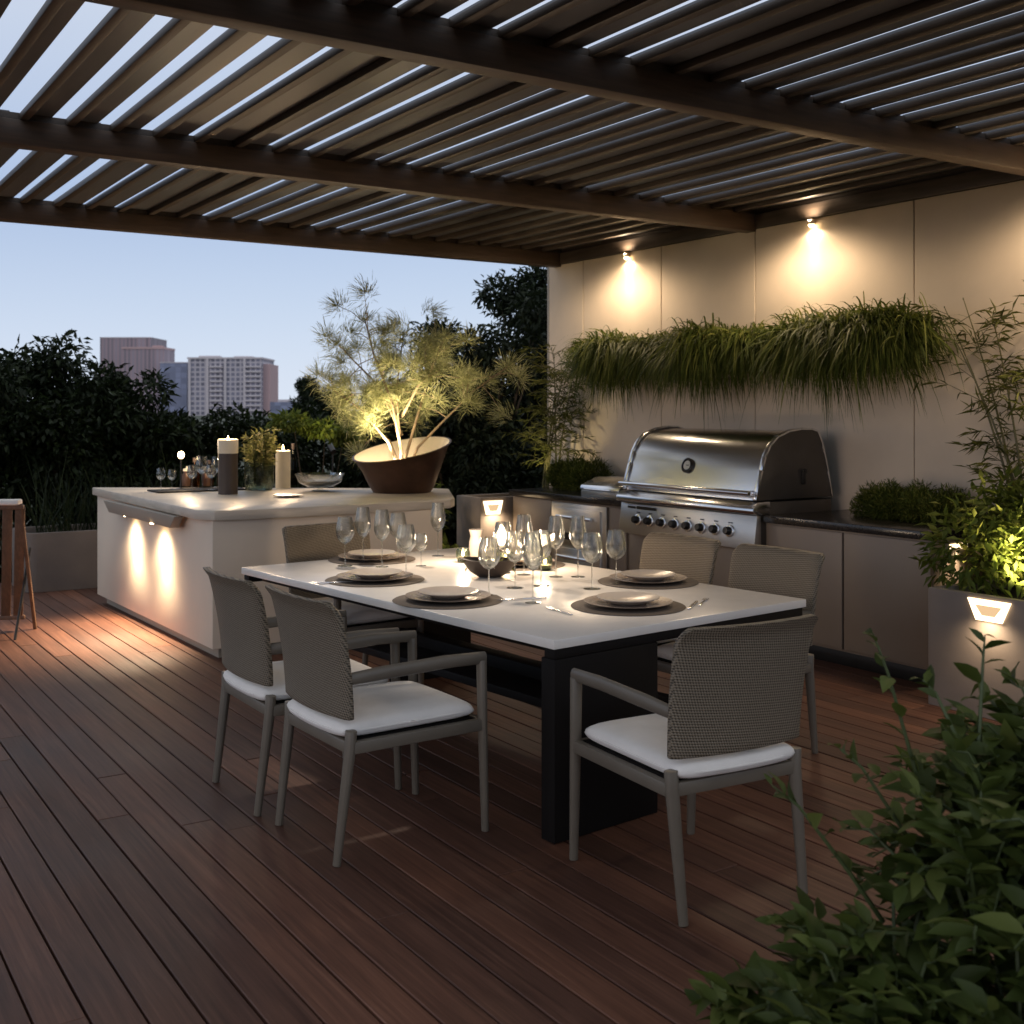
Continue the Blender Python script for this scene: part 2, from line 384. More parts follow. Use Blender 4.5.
# ------------------------------------------------------------------ pergola
pg = thing('pergola', (2.5, 5, 0), 'timber pergola with brown beams and grey louvre slats overhead', 'pergola')
BZ0, BZ1 = 3.0, 3.135
PX0 = -.5
def pbox(name, m, x0, x1, y0, y1, z0, z1, bev=.006): 
    q = MB(); q.box(x0-2.5, x1-2.5, y0-5, y1-5, z0, z1); return q.build(name, m, pg, bevel=bev)
for yb in (9.16, 6.56, 4.06, 1.5):
    pbox('beam', m_beam, PX0, WX+(0.2 if yb < 9 else .2), yb-.055, yb+.055, BZ0 if yb < 9 else BZ0-.0, BZ1)
pbox('wall_plate', m_rafter, WX-.02, WX+.2, 1.4, 4.0, WTOP+.003, BZ1-.004); pbox('wall_plate', m_rafter, WX-.02, WX+.2, 4.12, 6.5, WTOP+.003, BZ1-.004); pbox('wall_plate', m_rafter, WX-.02, WX+.2, 6.62, 9.1, WTOP+.003, BZ1-.004)
pbox('wall_plate', m_rafter, WX-.02, WX+.2, -1.0, 1.44, WTOP+.003, BZ1-.004)
for yb in (9.16, 6.56, 4.06, 1.5): pbox('light_block_strip', m_rafter, PX0+.02, WX+.19, yb-.03, yb+.03, BZ1-.01, BZ1+.0395, 0)  # dark strip added over each beam so no sky leaks through
for yb in (9.16, 4.06): pbox('post', m_beam, PX0, PX0+.12, yb-.055, yb+.055, -.02, BZ0-.002)
RP = .233; n = int((WX+.1-PX0)/RP)
rr = random.Random(5)
for i in range(n+1):
    xr = PX0+.03+i*RP
    pbox('rafter', m_rafter, xr, xr+.045, 1.3, 9.3, BZ1+.002, BZ1+.038, .004)
    q = MB(); any_ = False
    ends = [1.3, 4.06, 6.56, 9.3]
    for j in range(3):
        gap = rr.choice([.014, .022, .028, .034, .028]) if rr.random() > (.30 if j == 0 else .38) else .0
        if xr > 4.6 and j == 2: gap = 0
        if xr > 5.6 and j > 0: gap = 0
        x0 = xr+.012; x1 = xr+RP+(.010 if gap == 0 else -.004)-gap
        sl_ = [(ends[j]+.004, ends[j+1]-.004)]
        if xr < 1.75 and j == 1: x1 -= rr.choice([.03, .075, .11])      # a more open stretch of louvres
        if xr < 1.75 and j == 2: x1 -= rr.choice([.02, .05, .08])
        for n_, (a, c) in enumerate(sl_):
            if n_: q.build('louvre_slat', m_louvre, pg, bevel=.002, seg=1); q = MB()
            q.box(x0-2.5, x1-2.5, a-5, c-5, BZ1+.040, BZ1+.054)
    q.build('louvre_slat', m_louvre, pg, bevel=.002, seg=1)

# ------------------------------------------------------------------ wall lights
for y, lab in ((8.06, 'small lit wall light near the far end of the wall, by the trees'), (5.91, 'small lit wall light above the right end of the hanging grass'), (3.76, 'added wall light out of view, continuing the row above the bamboo planter')):  # the light above the bamboo planter is added, out of view
    t = thing('wall_light', (WX-.12, y, 2.97), lab, 'wall light', 'lights along the top of the wall')
    q = MB(); q.lathe([(.0, .0), (.024, .0), (.024, .035), (.0, .035)], 20, (.085, 0, 0)); q.build('housing', m_wall, t)
    q = MB(); q.lathe([(0, -.020), (.011, -.017), (.019, -.009), (.022, -.001)], 18, (.085, 0, 0)); q.build('lamp_lens', e_warm, t)
    lamp('SPOT', (WX-.035, y, 2.945), 3.2, (WX-.03, y, 1.9), size=.015, angle=165, blend=.4)
    lamp('SPOT', (WX-.05, y, 2.945), 9, (WX-.005, y, 1.9), size=.03, angle=44, blend=1)
    lamp('SPOT', (WX-.38, y, 2.93), 24, (WX-.38, y, 1.6), size=.12, angle=170, blend=.5)  # wide fill added away from the fixture to wash the wall evenly
    lamp('SPOT', (WX-.07, y, 2.995), 10, (WX-.12, y, 4), size=.02, angle=140, blend=.8)

# ------------------------------------------------------------------ outdoor kitchen
CX, CY0, CY1, CH = 5.68, 4.285, 8.70, .86
kc = thing('kitchen_counter', (CX, 6.4, 0), 'long taupe outdoor kitchen counter with dark stone top along the wall', 'counter')
def kb(name, m, x0, x1, y0, y1, z0, z1, bev=.003, parent=kc, seg=2):
    q = MB(); q.box(x0-CX, x1-CX, y0-6.4, y1-6.4, z0, z1); return q.build(name, m, parent, bevel=bev, seg=seg)
GY0, GY1 = 5.60, 7.05
kb('carcass', m_cab, CX+.022, WX-.005, CY0, CY1, .10, CH)
kb('plinth', m_black, CX+.07, WX-.01, CY0+.03, CY1-.02, 0, .10)
for a, c, z0, z1 in ((CY0, 4.93, .12, CH-.015), (4.94, 5.57, .12, CH-.015), (5.60, 6.32, .12, .66), (6.33, 7.05, .12, .66), (8.10, CY1, .12, CH-.015), (7.08, 7.30, .12, CH-.015)):
    kb('door', m_cab, CX, CX+.02, a+.004, c-.004, z0, z1)
kb('countertop', m_granite, CX-.03, WX-.004, CY0-.01, GY0-.01, CH, CH+.05, .004)
kb('countertop', m_granite, CX-.03, WX-.004, GY1+.01, CY1+.02, CH, CH+.05, .004)
dr = kb('drawer_unit', m_steel2, CX-.012, CX+.02, 7.32, 8.08, .14, CH-.02)
for z0, z1 in ((.50, .80), (.18, .47)):
    f = kb('drawer_front', m_steel2, CX-.03, CX-.013, 7.38, 8.02, z0, z1, .004, dr)
    q = MB(); q.tube([(-.06, 7.46-6.4, z1-.07), (-.06, 7.94-6.4, z1-.07)], .014, 12); 
    for yy in (7.5, 7.9): q.box(-.06, -.031, yy-6.4-.01, yy-6.4+.01, z1-.078, z1-.062)
    q.build('handle', m_steel, f)
    kb('vent_slot', m_black, CX-.033, CX-.0305, 7.46, 7.94, z0+.04, z0+.10, 0, f)
t = kb('end_lamp', m_hood, 5.80, 6.0, CY0-.02, CY0-.001, .76, .84)
kb('lamp_lens', e_soft, 5.82, 5.98, CY0-.026, CY0-.021, .80, .83, 0, t)
lamp('SPOT', (5.88, CY0-.05, .79), 3.0, (5.86, CY0-.03, .3), angle=110, blend=.9)

# grill
gr = thing('gas_grill', (CX, (GY0+GY1)/2, CH), 'large stainless steel gas grill with closed hood set in the counter', 'grill')
gw = (GY1-GY0)/2
def gpr(name, m, poly, y0, y1, parent=gr, bev=.004, smooth=35):
    q = MB(); q.prism([(a, z-CH) for a, z in poly], y0, y1, lambda a, b, c: (a, c, b)); return q.build(name, m, parent, bevel=bev, smooth=smooth)
gpr('firebox', m_steeldark, [(-.03, .68), (.66, .70), (.66, .99), (-.03, .99)], -gw+.01, gw-.01)
pan = gpr('control_panel', m_steel2, [(-.105, .675), (-.035, .675), (-.035, .905), (-.075, .905)], -gw, gw)
gpr('front_shelf', m_steel, [(-.06, .908), (-.11, .915), (-.125, .935), (-.12, .96), (-.07, .995), (.04, .997), (.04, .908)], -gw-.01, gw+.01, bev=.006)
prof = [(-.06, 1.005), (-.053, 1.04), (-.03, 1.115), (-.004, 1.20), (.026, 1.29), (.072, 1.365), (.14, 1.42), (.245, 1.457), (.36, 1.472), (.46, 1.47), (.52, 1.455), (.57, 1.36), (.62, 1.18), (.66, 1.005)]
hd = gpr('hood', m_steel, prof, -gw+.045, gw-.045, bev=0)
for s in (-1, 1):
    a, c = sorted((s*(gw-.044), s*(gw-.012)))
    big = [((x-.3)*1.025+.3, 1.0+(z-1.0)*1.022) for x, z in prof]
    sp = gpr('hood_side', m_steeldark if s < 0 else m_steeldark, big, a, c, hd, bev=.003)
    rim = MB()
    for (x0, z0), (x1, z1) in zip(big[:-1], big[1:-3] if False else big[1:]):
        rim.bar((x0, s*(gw-.026), z0-CH+.002), (x1, s*(gw-.026), z1-CH+.002), .036, .014, up=(-(z1-z0), 0, x1-x0))
    rim.build('trim', m_steel, sp, bevel=.003)
q = MB(); q.tube([(-.115, -gw+.03, 1.055-CH), (-.115, gw-.03, 1.055-CH)], .017, 16)
for s in (-1, 1): q.bar((-.115, s*(gw-.06), 1.055-CH), (-.02, s*(gw-.06), 1.055-CH), .03, .028)
q.build('handle', m_steel, hd, bevel=.002)
gz = MB(); gm = Matrix.Translation((-.002, .04, 1.21-CH)) @ Matrix.Rotation(R(-73), 4, 'Y')
def lath_m(prof, n, m):
    q = MB(); q.lathe(prof, n); q.v = [tuple(m @ Vector(v)) for v in q.v]; return q
ga = lath_m([(0, -.01), (.056, -.01), (.056, .016), (.046, .02), (.044, .012), (0, .012)], 28, gm).build('temperature_gauge', m_black, hd)
lath_m([(0, .0125), (.034, .0125), (.034, .0145), (0, .0145)], 24, gm).build('gauge_face', m_steel2, ga)
q = MB(); q.v = []; q.box(-.003, .003, -.024, .004, .0152, .017, gm); q.build('gauge_needle', m_black, ga)
sl_n = Vector((-.105+.075, 0, .675-.905)).normalized(); pn = Vector((-.23, 0, -.03)).normalized()
rotp = Matrix.Rotation(math.atan2(.03, .23), 4, 'Y') @ Matrix.Rotation(R(-90), 4, 'Y')
for i in range(8):
    y = gw-.22-i*(2*gw-.46)/7.0
    m4 = Matrix.Translation((-.091, y, .785-CH)) @ rotp
    bz = lath_m([(0, .0), (.042, .0), (.042, .008), (.03, .012), (0, .012)], 20, m4).build('knob', m_steel, pan)
    q = MB(); q.box(-.0885, -.0855, y-.02, y+.02, .838-CH, .845-CH); q.build('dial_mark', m_black, bz)
    lath_m([(0, .012), (.030, .012), (.026, .045), (.022, .05), (0, .05)], 20, m4).build('knob_grip', m_black, bz)
q = MB(); q.box(-.0858, -.083, gw-.42, gw-.20, .865-CH, .888-CH); q.build('name_plate', m_black, pan)
q = MB(); q.box(-.0858, -.083, gw-.18, gw-.09, .868-CH, .884-CH); q.build('name_plate', m_black, pan)
# side latch on the hood's end
q = MB(); q.box(.36, .39, -gw-.006, -gw+.0125, 1.10-CH, 1.20-CH); q.box(.355, .395, -gw-.012, -gw-.0055, 1.18-CH, 1.21-CH); q.build('side_latch', m_black, hd, bevel=.002)

# closed steel burner lid on the counter
sb = thing('side_burner', (CX+.2, 7.48, CH+.05), 'low steel side burner with closed lid left of the grill', 'burner')
q = MB(); q.box(-.16, .20, -.25, .25, 0, .05); q.build('base', m_steel2, sb, bevel=.006)
q = MB(); q.prism([(-.17, .054), (-.155, .09), (.0, .15), (.2, .15), (.215, .054)], -.26, .26, lambda a, b, c: (a, c, b)); q.build('lid', m_steel, sb, bevel=.008)
q = MB(); q.tube([(-.185, -.17, .06), (-.185, .17, .06)], .008, 10); q.build('handle', m_steel, sb)

# ------------------------------------------------------------------ planters with recessed lights
def trap_light(parent, fx, w0, w1, h, zc):
    "a trapezoid ring lamp let into a face; fx maps (across, up, out) to a point"
    q = MB(); o = [(-w0, h), (w0, h), (w1, -h), (-w1, -h)]; i_ = [(-w0*.62, h*.45), (w0*.62, h*.45), (w1*.5, -h*.5), (-w1*.5, -h*.5)]
    vs = [fx(a, b+zc, .012) for a, b in o]+[fx(a, b+zc, .012) for a, b in i_]+[fx(a, b+zc, -.002) for a, b in o]
    q.add(vs, [(0, 1, 5, 4), (1, 2, 6, 5), (2, 3, 7, 6), (3, 0, 4, 7), (0, 1, 9, 8), (1, 2, 10, 9), (2, 3, 11, 10), (3, 0, 8, 11)])
    rg = q.build('recessed_light', e_soft, parent, smooth=0)
    q = MB(); q.prism(i_, 0, .018, lambda a, b, c: fx(a, b+zc, c-.004)); q.build('cover_plate', e_plate, rg, smooth=0)
def rect_planter(name, x0, x1, y0, y1, h, label, wall=.05, plinth=True, rnd=.0, mat=None):
    cx, cyy = (x0+x1)/2, (y0+y1)/2
    t = thing(name, (cx, cyy, 0), label, 'planter')
    a, b_ = (x1-x0)/2, (y1-y0)/2
    q = MB()
    for bx in ((-a, -a+wall, -b_, b_), (a-wall, a, -b_, b_), (-a+wall, a-wall, -b_, -b_+wall), (-a+wall, a-wall, b_-wall, b_)): q.box(*bx, .0, h)
    q2 = MB()
    def ring(ax, bx, r):
        out = []
        for qx, qy, s0 in ((1, 1, 0), (-1, 1, 90), (-1, -1, 180), (1, -1, 270)):
            for k in range(5):
                an = R(s0+k*22.5); out.append((qx*(ax-r)+r*math.cos(an), qy*(bx-r)+r*math.sin(an)))
        return out
    r = max(rnd, .006); O = ring(a, b_, r); I = ring(a-wall, b_-wall, max(.004, r-wall)); n = len(O)
    vs = [(p[0], p[1], 0.002) for p in O]+[(p[0], p[1], h) for p in O]+[(p[0], p[1], h) for p in I]+[(p[0], p[1], h-.12) for p in I]
    fs = []
    for L_ in range(3): fs += [(L_*n+k, L_*n+(k+1) % n, (L_+1)*n+(k+1) % n, (L_+1)*n+k) for k in range(n)]
    q2.add(vs, fs); q2.build('box', mat or m_planter, t, bevel=.004)
    q = MB(); q.prism(I, h-.10, h-.05); q.build('soil', m_soil, t, smooth=0)
    return t
pr = rect_planter('planter_box', 5.38, WX-.005, .9, 4.08, .64, 'large taupe planter box with glowing trapezoid light by the cabinets')
trap_light(pr, lambda a, b, o: (5.38-(5.38+WX-.005)/2-o, 3.70-2.49-a, b), .125, .075, .055, .565)
lamp('SPOT', (5.31, 3.70, .55), 4, (5.36, 3.70, 0), angle=150, blend=1, size=.03)
pl = rect_planter('planter_box', 5.36, 6.3, 8.735, 9.15, .84, 'lit taupe planter block at the far end of the kitchen counter')
trap_light(pl, lambda a, b, o: (5.49-5.83+a, 8.735-8.9425-o, b), .10, .07, .06, .75)
lamp('SPOT', (5.49, 8.66, .74), 6, (5.49, 8.72, 0), angle=150, blend=1, size=.03)
pk = rect_planter('planter_box', 1.98, 5.2, 10.9, 11.6, .525, 'long low grey planter with rounded corner behind the island bar', rnd=.12, mat=m_planterdark)

# ------------------------------------------------------------------ plants by the wall
def bamboo(x, y, z0, h, n, lean, label, leaves=900, spread=.25, group=None, mat=None):
    t = thing('bamboo', (x, y, z0), label, 'bamboo', group)
    cul = MB(); P = []; D = []
    for i in range(n):
        bx, by = random.uniform(-.09, .09), random.uniform(-.09, .09); hh = h*random.uniform(.75, 1.0)
        lx, ly = lean[0]+random.uniform(-.12, .12), lean[1]+random.uniform(-.15, .15)
        pts = [(bx+lx*(s/8)**1.6*hh, by+ly*(s/8)**1.6*hh, s/8*hh) for s in range(9)]
        cul.tube(pts, [.0115*(1-.75*s/8) for s in range(9)], 7)
        for k in range(9): 
            if k: cul.tube([Vector(pts[k])-Vector((0, 0, .006)), Vector(pts[k])+Vector((0, 0, .006))], .0125*(1-.7*k/8), 7)
        for _ in range(leaves//n//12):
            s = random.uniform(.28, 1.0)*8; k = min(int(s), 7); f = s-k
            base = Vector(pts[k]).lerp(Vector(pts[k+1]), f); an = random.uniform(0, 6.28); L = random.uniform(.12, .36)*spread/.25
            tip = base+Vector((math.cos(an)*L, math.sin(an)*L, random.uniform(.0, .16)))
            mid = (base+tip)/2+Vector((0, 0, .03)); cul.tube([base, mid, tip], [.003, .002, .001], 4)
            for q in range(12):
                c = mid.lerp(tip, random.random()) if q > 2 else base.lerp(mid, random.random())
                P.append(c); D.append(((tip-base).normalized()*.7+Vector((random.gauss(0, .6), random.gauss(0, .6), random.gauss(-.15, .35)))))
    cul.build('culm', m_culm, t)
    s = RNG.uniform(.7, 1.25, len(P)); V, T = leaf_arrays(P, D, .10*s, .0105*s, droop=.3)
    tri_mesh('foliage', V, T, mat or lf_bamboo, t)
    return t
bamboo(6.22, 4.0, .55, 2.05, 4, (.0, .24), 'tall thin bamboo by the wall in right planter, leaning over the cabinets', 750, .28)
bamboo(6.05, 3.62, .55, 1.9, 5, (.0, -.02), 'upright thick bamboo clump at right edge in taupe planter', 950, .25)
bamboo(6.25, 8.92, .78, 1.5, 5, (.0, -.12), 'lit bamboo against the far end of the beige wall', 1500, .3)
def bush(name, loc, clumps, n, L, W, mat, label, cat='shrub', group=None, stems=5, droop=.25, grav=.2, detail=False, shell=.45, stem_mat=None, trunk_r=.012):
    t = thing(name, loc, label, cat, group)
    V, T = clump_leaves(clumps, n, L, W, droop=droop, grav=grav, detail=detail, shell=shell)
    tri_mesh('foliage', V, T, mat, t)
    q = MB()
    for c, r in clumps[:max(stems, 1)]:
        q.tube([(c[0]*.12, c[1]*.12, 0), (c[0]*.45, c[1]*.45, c[2]*.5), (c[0]*.9, c[1]*.9, c[2])], [trunk_r, trunk_r*.7, trunk_r*.3], 6)
    q.build('stem', stem_mat or m_barkd, t)
    return t
def mounds(cx, cy, w, d, h, n, seed=1):
    r = random.Random(seed); return [((r.uniform(-w, w), r.uniform(-d, d), h*r.uniform(.35, .75)), (w*r.uniform(.35, .55), d*r.uniform(.4, .7), h*r.uniform(.35, .55))) for _ in range(n)]
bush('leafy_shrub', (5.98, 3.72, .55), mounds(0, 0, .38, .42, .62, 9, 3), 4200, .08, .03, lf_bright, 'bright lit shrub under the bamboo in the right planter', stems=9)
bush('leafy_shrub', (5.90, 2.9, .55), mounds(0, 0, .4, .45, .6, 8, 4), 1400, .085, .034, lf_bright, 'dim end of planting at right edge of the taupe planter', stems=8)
bush('moss_mound', (6.2, 4.85, CH+.05), [((random.Random(k).uniform(-.12, .12), -.34+.055*k, .05+.03*(k % 3)), (.13, .1, .08+.05*math.sin(k/12*3.1))) for k in range(13)], 15000, .04, .007, lf_grass, 'low mossy green mound on dark counter right of the grill', cat='plant', stems=4, grav=-.5)
bush('moss_mound', (6.15, 8.36, CH+.05), [((random.Random(k).uniform(-.12, .12), -.24+.055*k, .07+.03*(k % 3)), (.13, .11, .10+.07*math.sin(k/9*3.1))) for k in range(10)], 12000, .045, .008, lf_grass, 'fluffy green mound plant on the counter end near the far bamboo', cat='plant', stems=4, grav=-.5)
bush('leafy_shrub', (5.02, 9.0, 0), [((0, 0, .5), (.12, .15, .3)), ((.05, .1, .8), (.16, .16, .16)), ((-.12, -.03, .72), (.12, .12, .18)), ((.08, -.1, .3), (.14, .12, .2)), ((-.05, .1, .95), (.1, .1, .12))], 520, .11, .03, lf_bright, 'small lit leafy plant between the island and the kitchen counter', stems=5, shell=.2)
lamp('SPOT', (4.95, 8.75, .08), 9, (5.02, 9.0, .8), angle=90, blend=.8)
lamp('SPOT', (5.52, 3.62, .70), 48, (6.1, 3.8, 1.3), angle=120, blend=.9, color=(1, .78, .42))
lamp('SPOT', (6.0, 8.83, .95), 6, (6.35, 8.8, 1.7), angle=110, blend=.9, color=(1, .8, .42))

# hanging grass in a wall trough
tr = thing('wall_trough', (WX-.16, 6.74, 2.10), 'dark wall trough that holds the hanging grass above the grill', 'wall planter')
q = MB(); q.box(-.12, .155, -1.72, 1.72, -.11, -.09); q.box(-.14, -.12, -1.72, 1.72, -.11, .08); q.box(.135, .155, -1.72, 1.72, -.09, .08); q.box(-.12, .135, -1.72, -1.70, -.09, .08); q.box(-.12, .135, 1.70, 1.72, -.09, .08); q.build('tray', m_steeldark, tr, smooth=0)
q = MB(); q.box(-.119, .134, -1.699, 1.699, -.088, .04); q.build('soil', m_soil, tr, smooth=0)
n = 15000
yy = np.where(RNG.random(n) < .14, RNG.normal(-1.72, .10, n), RNG.uniform(-1.78, 1.60, n)); P = np.stack([RNG.uniform(-.20, .10, n)+WX-.16, yy+6.74, RNG.uniform(1.98, 2.17, n)], 1)
bias = np.clip((-yy-1.0)/.7, 0, 1)                       # the thicker, taller tussock at the right end
lump = .82+.22*np.sin(yy*5.1+1)+.12*np.sin(yy*11.3)
D = np.stack([-RNG.uniform(.1, 1.0, n), RNG.normal(-.42, .45, n)-.25*bias, RNG.uniform(.2, 1.15, n)], 1)
Lg = RNG.uniform(.38, .66, n)*lump*(1+.42*bias)
V, T = blades(P, D, Lg, RNG.uniform(.009, .017, n), RNG.uniform(.5, 1.08, n)*(1-.2*bias), 6)
tag(tri_mesh('hanging_grass', V, T, lf_grass), 'thick row of long grass spilling from the wall trough', 'grass', kind='stuff')

# ------------------------------------------------------------------ island bar
IS = [(2.40, 10.05), (2.46, 7.30), (4.14, 7.27), (4.70, 8.35)]
il = thing('island_bar', (3.3, 8.4, 0), 'cream island bar with pale stone top and lit left side', 'bar counter')
loc_ = lambda pts: [(a-3.3, b_-8.4) for a, b_ in pts]
q = MB(); q.prism(loc_([(2.46, 9.98), (2.52, 7.36), (4.10, 7.33), (4.62, 8.33)]), 0.002, .07); q.build('plinth', m_hood, il)
q = MB(); q.prism(loc_(IS), .072, .90); q.build('base', m_island, il, bevel=.004)
front = [(2.38, 10.10)]+[(2.40+.02*0, 7.55)]
curve = [(2.375, 10.12), (2.39, 7.42)]
for k in range(0, 13):
    s = k/12; curve.append((2.46+1.76*s, 7.31-.06*math.sin(math.pi*(.08+.92*s)**.8)-.02))
curve += [(4.33, 7.42), (4.80, 8.32), (4.74, 8.44)]
q = MB(); q.prism(loc_(curve), .902, .965); q.build('countertop', m_stone, il, bevel=.006)
hl = MB(); hl.prism([(7.84-8.4, .815), (9.34-8.4, .815), (9.50-8.4, .898), (7.74-8.4, .898)], -.065, -.002, lambda a, b, c: (2.425-3.3+c-.03+(8.6-8.4-a)*.02, a, b)); hd2 = hl.build('light_hood', m_hood, il, bevel=.004)
for y in (8.95, 8.25):
    q = MB(); q.lathe([(0, .811), (.024, .811), (.024, .816), (0, .816)], 18, (2.355-3.3, y-8.4, 0)); q.build('spotlight', e_warm, hd2)
    lamp('SPOT', (2.335, y, .795), 36, (2.44, y, 0), angle=130, blend=1, size=.09)
    lamp('SPOT', (2.30, y, .775), 75, (2.06, y-.1, 0), angle=100, blend=.9, size=.03)

# copper bowl and its tree
PT = at(402, 492, .965)
pt = thing('copper_pot', PT, 'flared copper bowl planter with tilted rim and a light inside on the island', 'pot')
q = MB(); prof = [(.0, 0), (.20, 0), (.225, .05), (.275, .20), (.325, .34), (.345, .37), (.335, .375), (.31, .34), (.26, .20), (.20, .08), (0, .07)]
q.lathe(prof, 48)
lean = Vector((world(.65, .75)).xy).normalized()
q.v = [(x, y, z+(x*lean.x+y*lean.y)*.30*max(0, min(1, (z-.1)/.25))) for x, y, z in q.v]; q.build('bowl', m_copper, pt, smooth=60)
q = MB(); q.lathe([(.330, .372), (.306, .34), (.256, .20), (.235, .125)], 48)
q.v = [(x, y, z+(x*lean.x+y*lean.y)*.30*max(0, min(1, (z-.1)/.25))) for x, y, z in q.v]; q.build('pale_lining', m_candle, pt, smooth=60)
q = MB(); q.lathe([(0, .12), (.12, .115), (.230, .105)], 24); q.build('soil', m_soil, pt)
pt.scale = (1.14, 1.14, .92)
lt = MB(); lt.lathe([(0, .12), (.03, .12), (.03, .17), (0, .17)], 16, (-lean.x*.03-.04, -lean.y*.03, 0)); up_l = lt.build('uplight', m_black, pt)
q = MB(); q.lathe([(0, .171), (.025, .171), (.025, .176), (0, .176)], 16, (-lean.x*.03-.04, -lean.y*.03, 0)); q.build('lamp_lens', e_warm, up_l)
pz = PT.z
lamp('POINT', PT+Vector((-lean.x*.02-.04, -lean.y*.02, .24)), 13, size=.02, color=(1, .80, .55))
lamp('SPOT', PT+Vector((-.2, -.14, .28)), 55, PT+Vector((0, 0, 1.6)), size=.04, angle=125, blend=.7, color=(1, .80, .48))
tt = thing('feathery_tree', PT+Vector((0, 0, .10)), 'small feathery golden tree growing in the copper bowl', 'tree')
rv = world(1, 0)-world(0, 0); fv = world(0, 1)-world(0, 0)
def cp(r, u, f): return rv*r+fv*f+Vector((0, 0, u))
tk = MB(); tips = []
limbs = [[(0, 0, 0), (-.02, .35, 0), (-.05, .7, .05), (.0, 1.15, .1)], [(.02, 0, 0), (.12, .25, .02), (.32, .46, .1), (.56, .70, .12), (.84, .90, .1)],
         [(0, 0, .03), (-.1, .3, -.1), (-.3, .55, -.15), (-.55, .72, -.1)], [(0, .2, 0), (-.06, .6, -.15), (-.2, .98, -.2), (-.28, 1.25, -.1)], [(.02, .15, 0), (.12, .55, .2), (.22, .9, .3), (.3, 1.05, .3)],
         [(-.02, .1, 0), (-.12, .3, .2), (-.3, .42, .3), (-.45, .48, .2)], [(0, .35, 0), (-.2, .75, .1), (-.45, 1.0, .1)], [(0, .5, 0), (.15, .75, -.2), (.32, .86, -.3)]]
for lb in limbs:
    pts = [cp(*p) for p in lb]; n = len(pts)
    tk.tube(pts, [.011*(1-.8*i/(n-1))+.0025 for i in range(n)], 7)
    for _ in range(10):
        s = random.uniform(.5, 1)*(n-1); k = min(int(s), n-2); c = pts[k].lerp(pts[k+1], s-k)
        o = c+cp(random.gauss(0, .15), random.gauss(.04, .11), random.gauss(0, .15)); tk.tube([c, (c+o)/2+Vector((0, 0, .02)), o], [.004, .003, .002], 4); tips.append(o)
    tips.append(pts[-1])
tk.build('trunk', m_bark, tt)
P = []; D = []
for c in tips:
    base = Vector((random.gauss(0, .4), random.gauss(0, .4), .55))
    for _ in range(270):
        v = Vector((random.gauss(0, 1), random.gauss(0, 1), random.gauss(0, .8))).normalized()
        P.append(c+v*random.uniform(0, .11)); D.append(v*.8+base)
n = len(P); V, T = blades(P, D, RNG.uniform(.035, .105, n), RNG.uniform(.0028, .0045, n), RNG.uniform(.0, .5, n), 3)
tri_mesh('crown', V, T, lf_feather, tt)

# ------------------------------------------------------------------ things on the island
IZ = .965
def wineglass(h=.28, r=.05, kind=0):
    t = empty('wine_glass', (0, 0, 0))
    bt = h*.45
    q = MB(); q.lathe([(0, .004), (r*.25, .006), (r*.8, .002), (r*.8, .0), (0, 0)], 24); q.build('foot', m_glass, t)
    q = MB(); q.tube([(0, 0, .004), (0, 0, bt)], [.0045, .0035], 8); q.build('stem', m_glass, t)
    q = MB(); q.lathe([(.002, bt), (r*.45, bt+h*.035), (r*.8, bt+h*.11), (r, bt+h*.20), (r*.98, bt+h*.31), (r*.86, bt+h*.43), (r*.74, h), (r*.74-.0022, h), (r*.86-.0024, bt+h*.43), (r*.98-.0024, bt+h*.31), (r-.0024, bt+h*.20), (r*.8-.0025, bt+h*.11+.002), (r*.42, bt+h*.035+.003), (0, bt+.006)], 32); q.build('bowl', m_glass, t)
    return t
proto = {'big': wineglass(.325, .062), 'flute': wineglass(.31, .044), 'small': wineglass(.22, .045)}
used = set()
def put_glass(kind, loc, label, group='wine glasses set out on the table', rz=0, sc=1):
    o = proto[kind]
    if kind in used: o = copy_tree(o)
    used.add(kind); o.location = loc; o.rotation_euler = (0, 0, rz)
    tag(o, label, 'glass', group); return o

def candle(name, px, py, z, r, h, mat, label, lit=False):
    t = thing(name, at(px, py, z), label, 'candle')
    q = MB(); q.lathe([(0, 0), (r, 0), (r, h), (r*.85, h+.004), (r*.5, h-.008), (0, h-.01)], 24); q.build('wax', mat, t)
    q = MB(); q.tube([(0, 0, h-.01), (0.002, 0, h+.012)], .0015, 6); q.build('wick', m_black, t)
    if lit:
        lamp('POINT', at(px, py, z)+Vector((0, 0, h+.10)), 6, size=.03, color=(1, .70, .42))
        q = MB(); q.lathe([(0, h+.008), (.006, h+.016), (.007, h+.024), (.004, h+.04), (0, h+.055)], 12); q.build('flame', e_flame, t)
    return t
c = candle('pillar_candle', 228, 494, IZ, .075, .32, m_candled, 'dark brown pillar candle with pale top on the island')
for ch in c.children:
    if ch.name.startswith('wax'):
        q = MB(); q.lathe([(.0765, .315), (.078, .318), (.078, .42), (.068, .425), (.05, .40), (0, .395)], 24); q.build('pale_top', m_candle, c)
        q = MB(); q.lathe([(0, .405), (.006, .416), (.007, .424), (.004, .44), (0, .455)], 12); q.build('flame', e_flame, c)
lamp('POINT', c.location+Vector((0, 0, .50)), 6, size=.03, color=(1, .70, .42))
candle('pillar_candle', 283, 488, IZ, .062, .31, m_candle, 'cream pillar candle right of the herb vase', True)
t = thing('herb_vase', at(259, 490, IZ), 'clear glass vase packed with leafy herbs on the island', 'vase'); t.scale = (1.25, 1.25, 1.12)
q = MB(); q.lathe([(0, .002), (.085, .002), (.095, .06), (.095, .20), (.092, .20), (.092, .06), (.08, .012), (0, .012)], 28); q.build('glass_body', m_glassv, t)
P = []; D = []
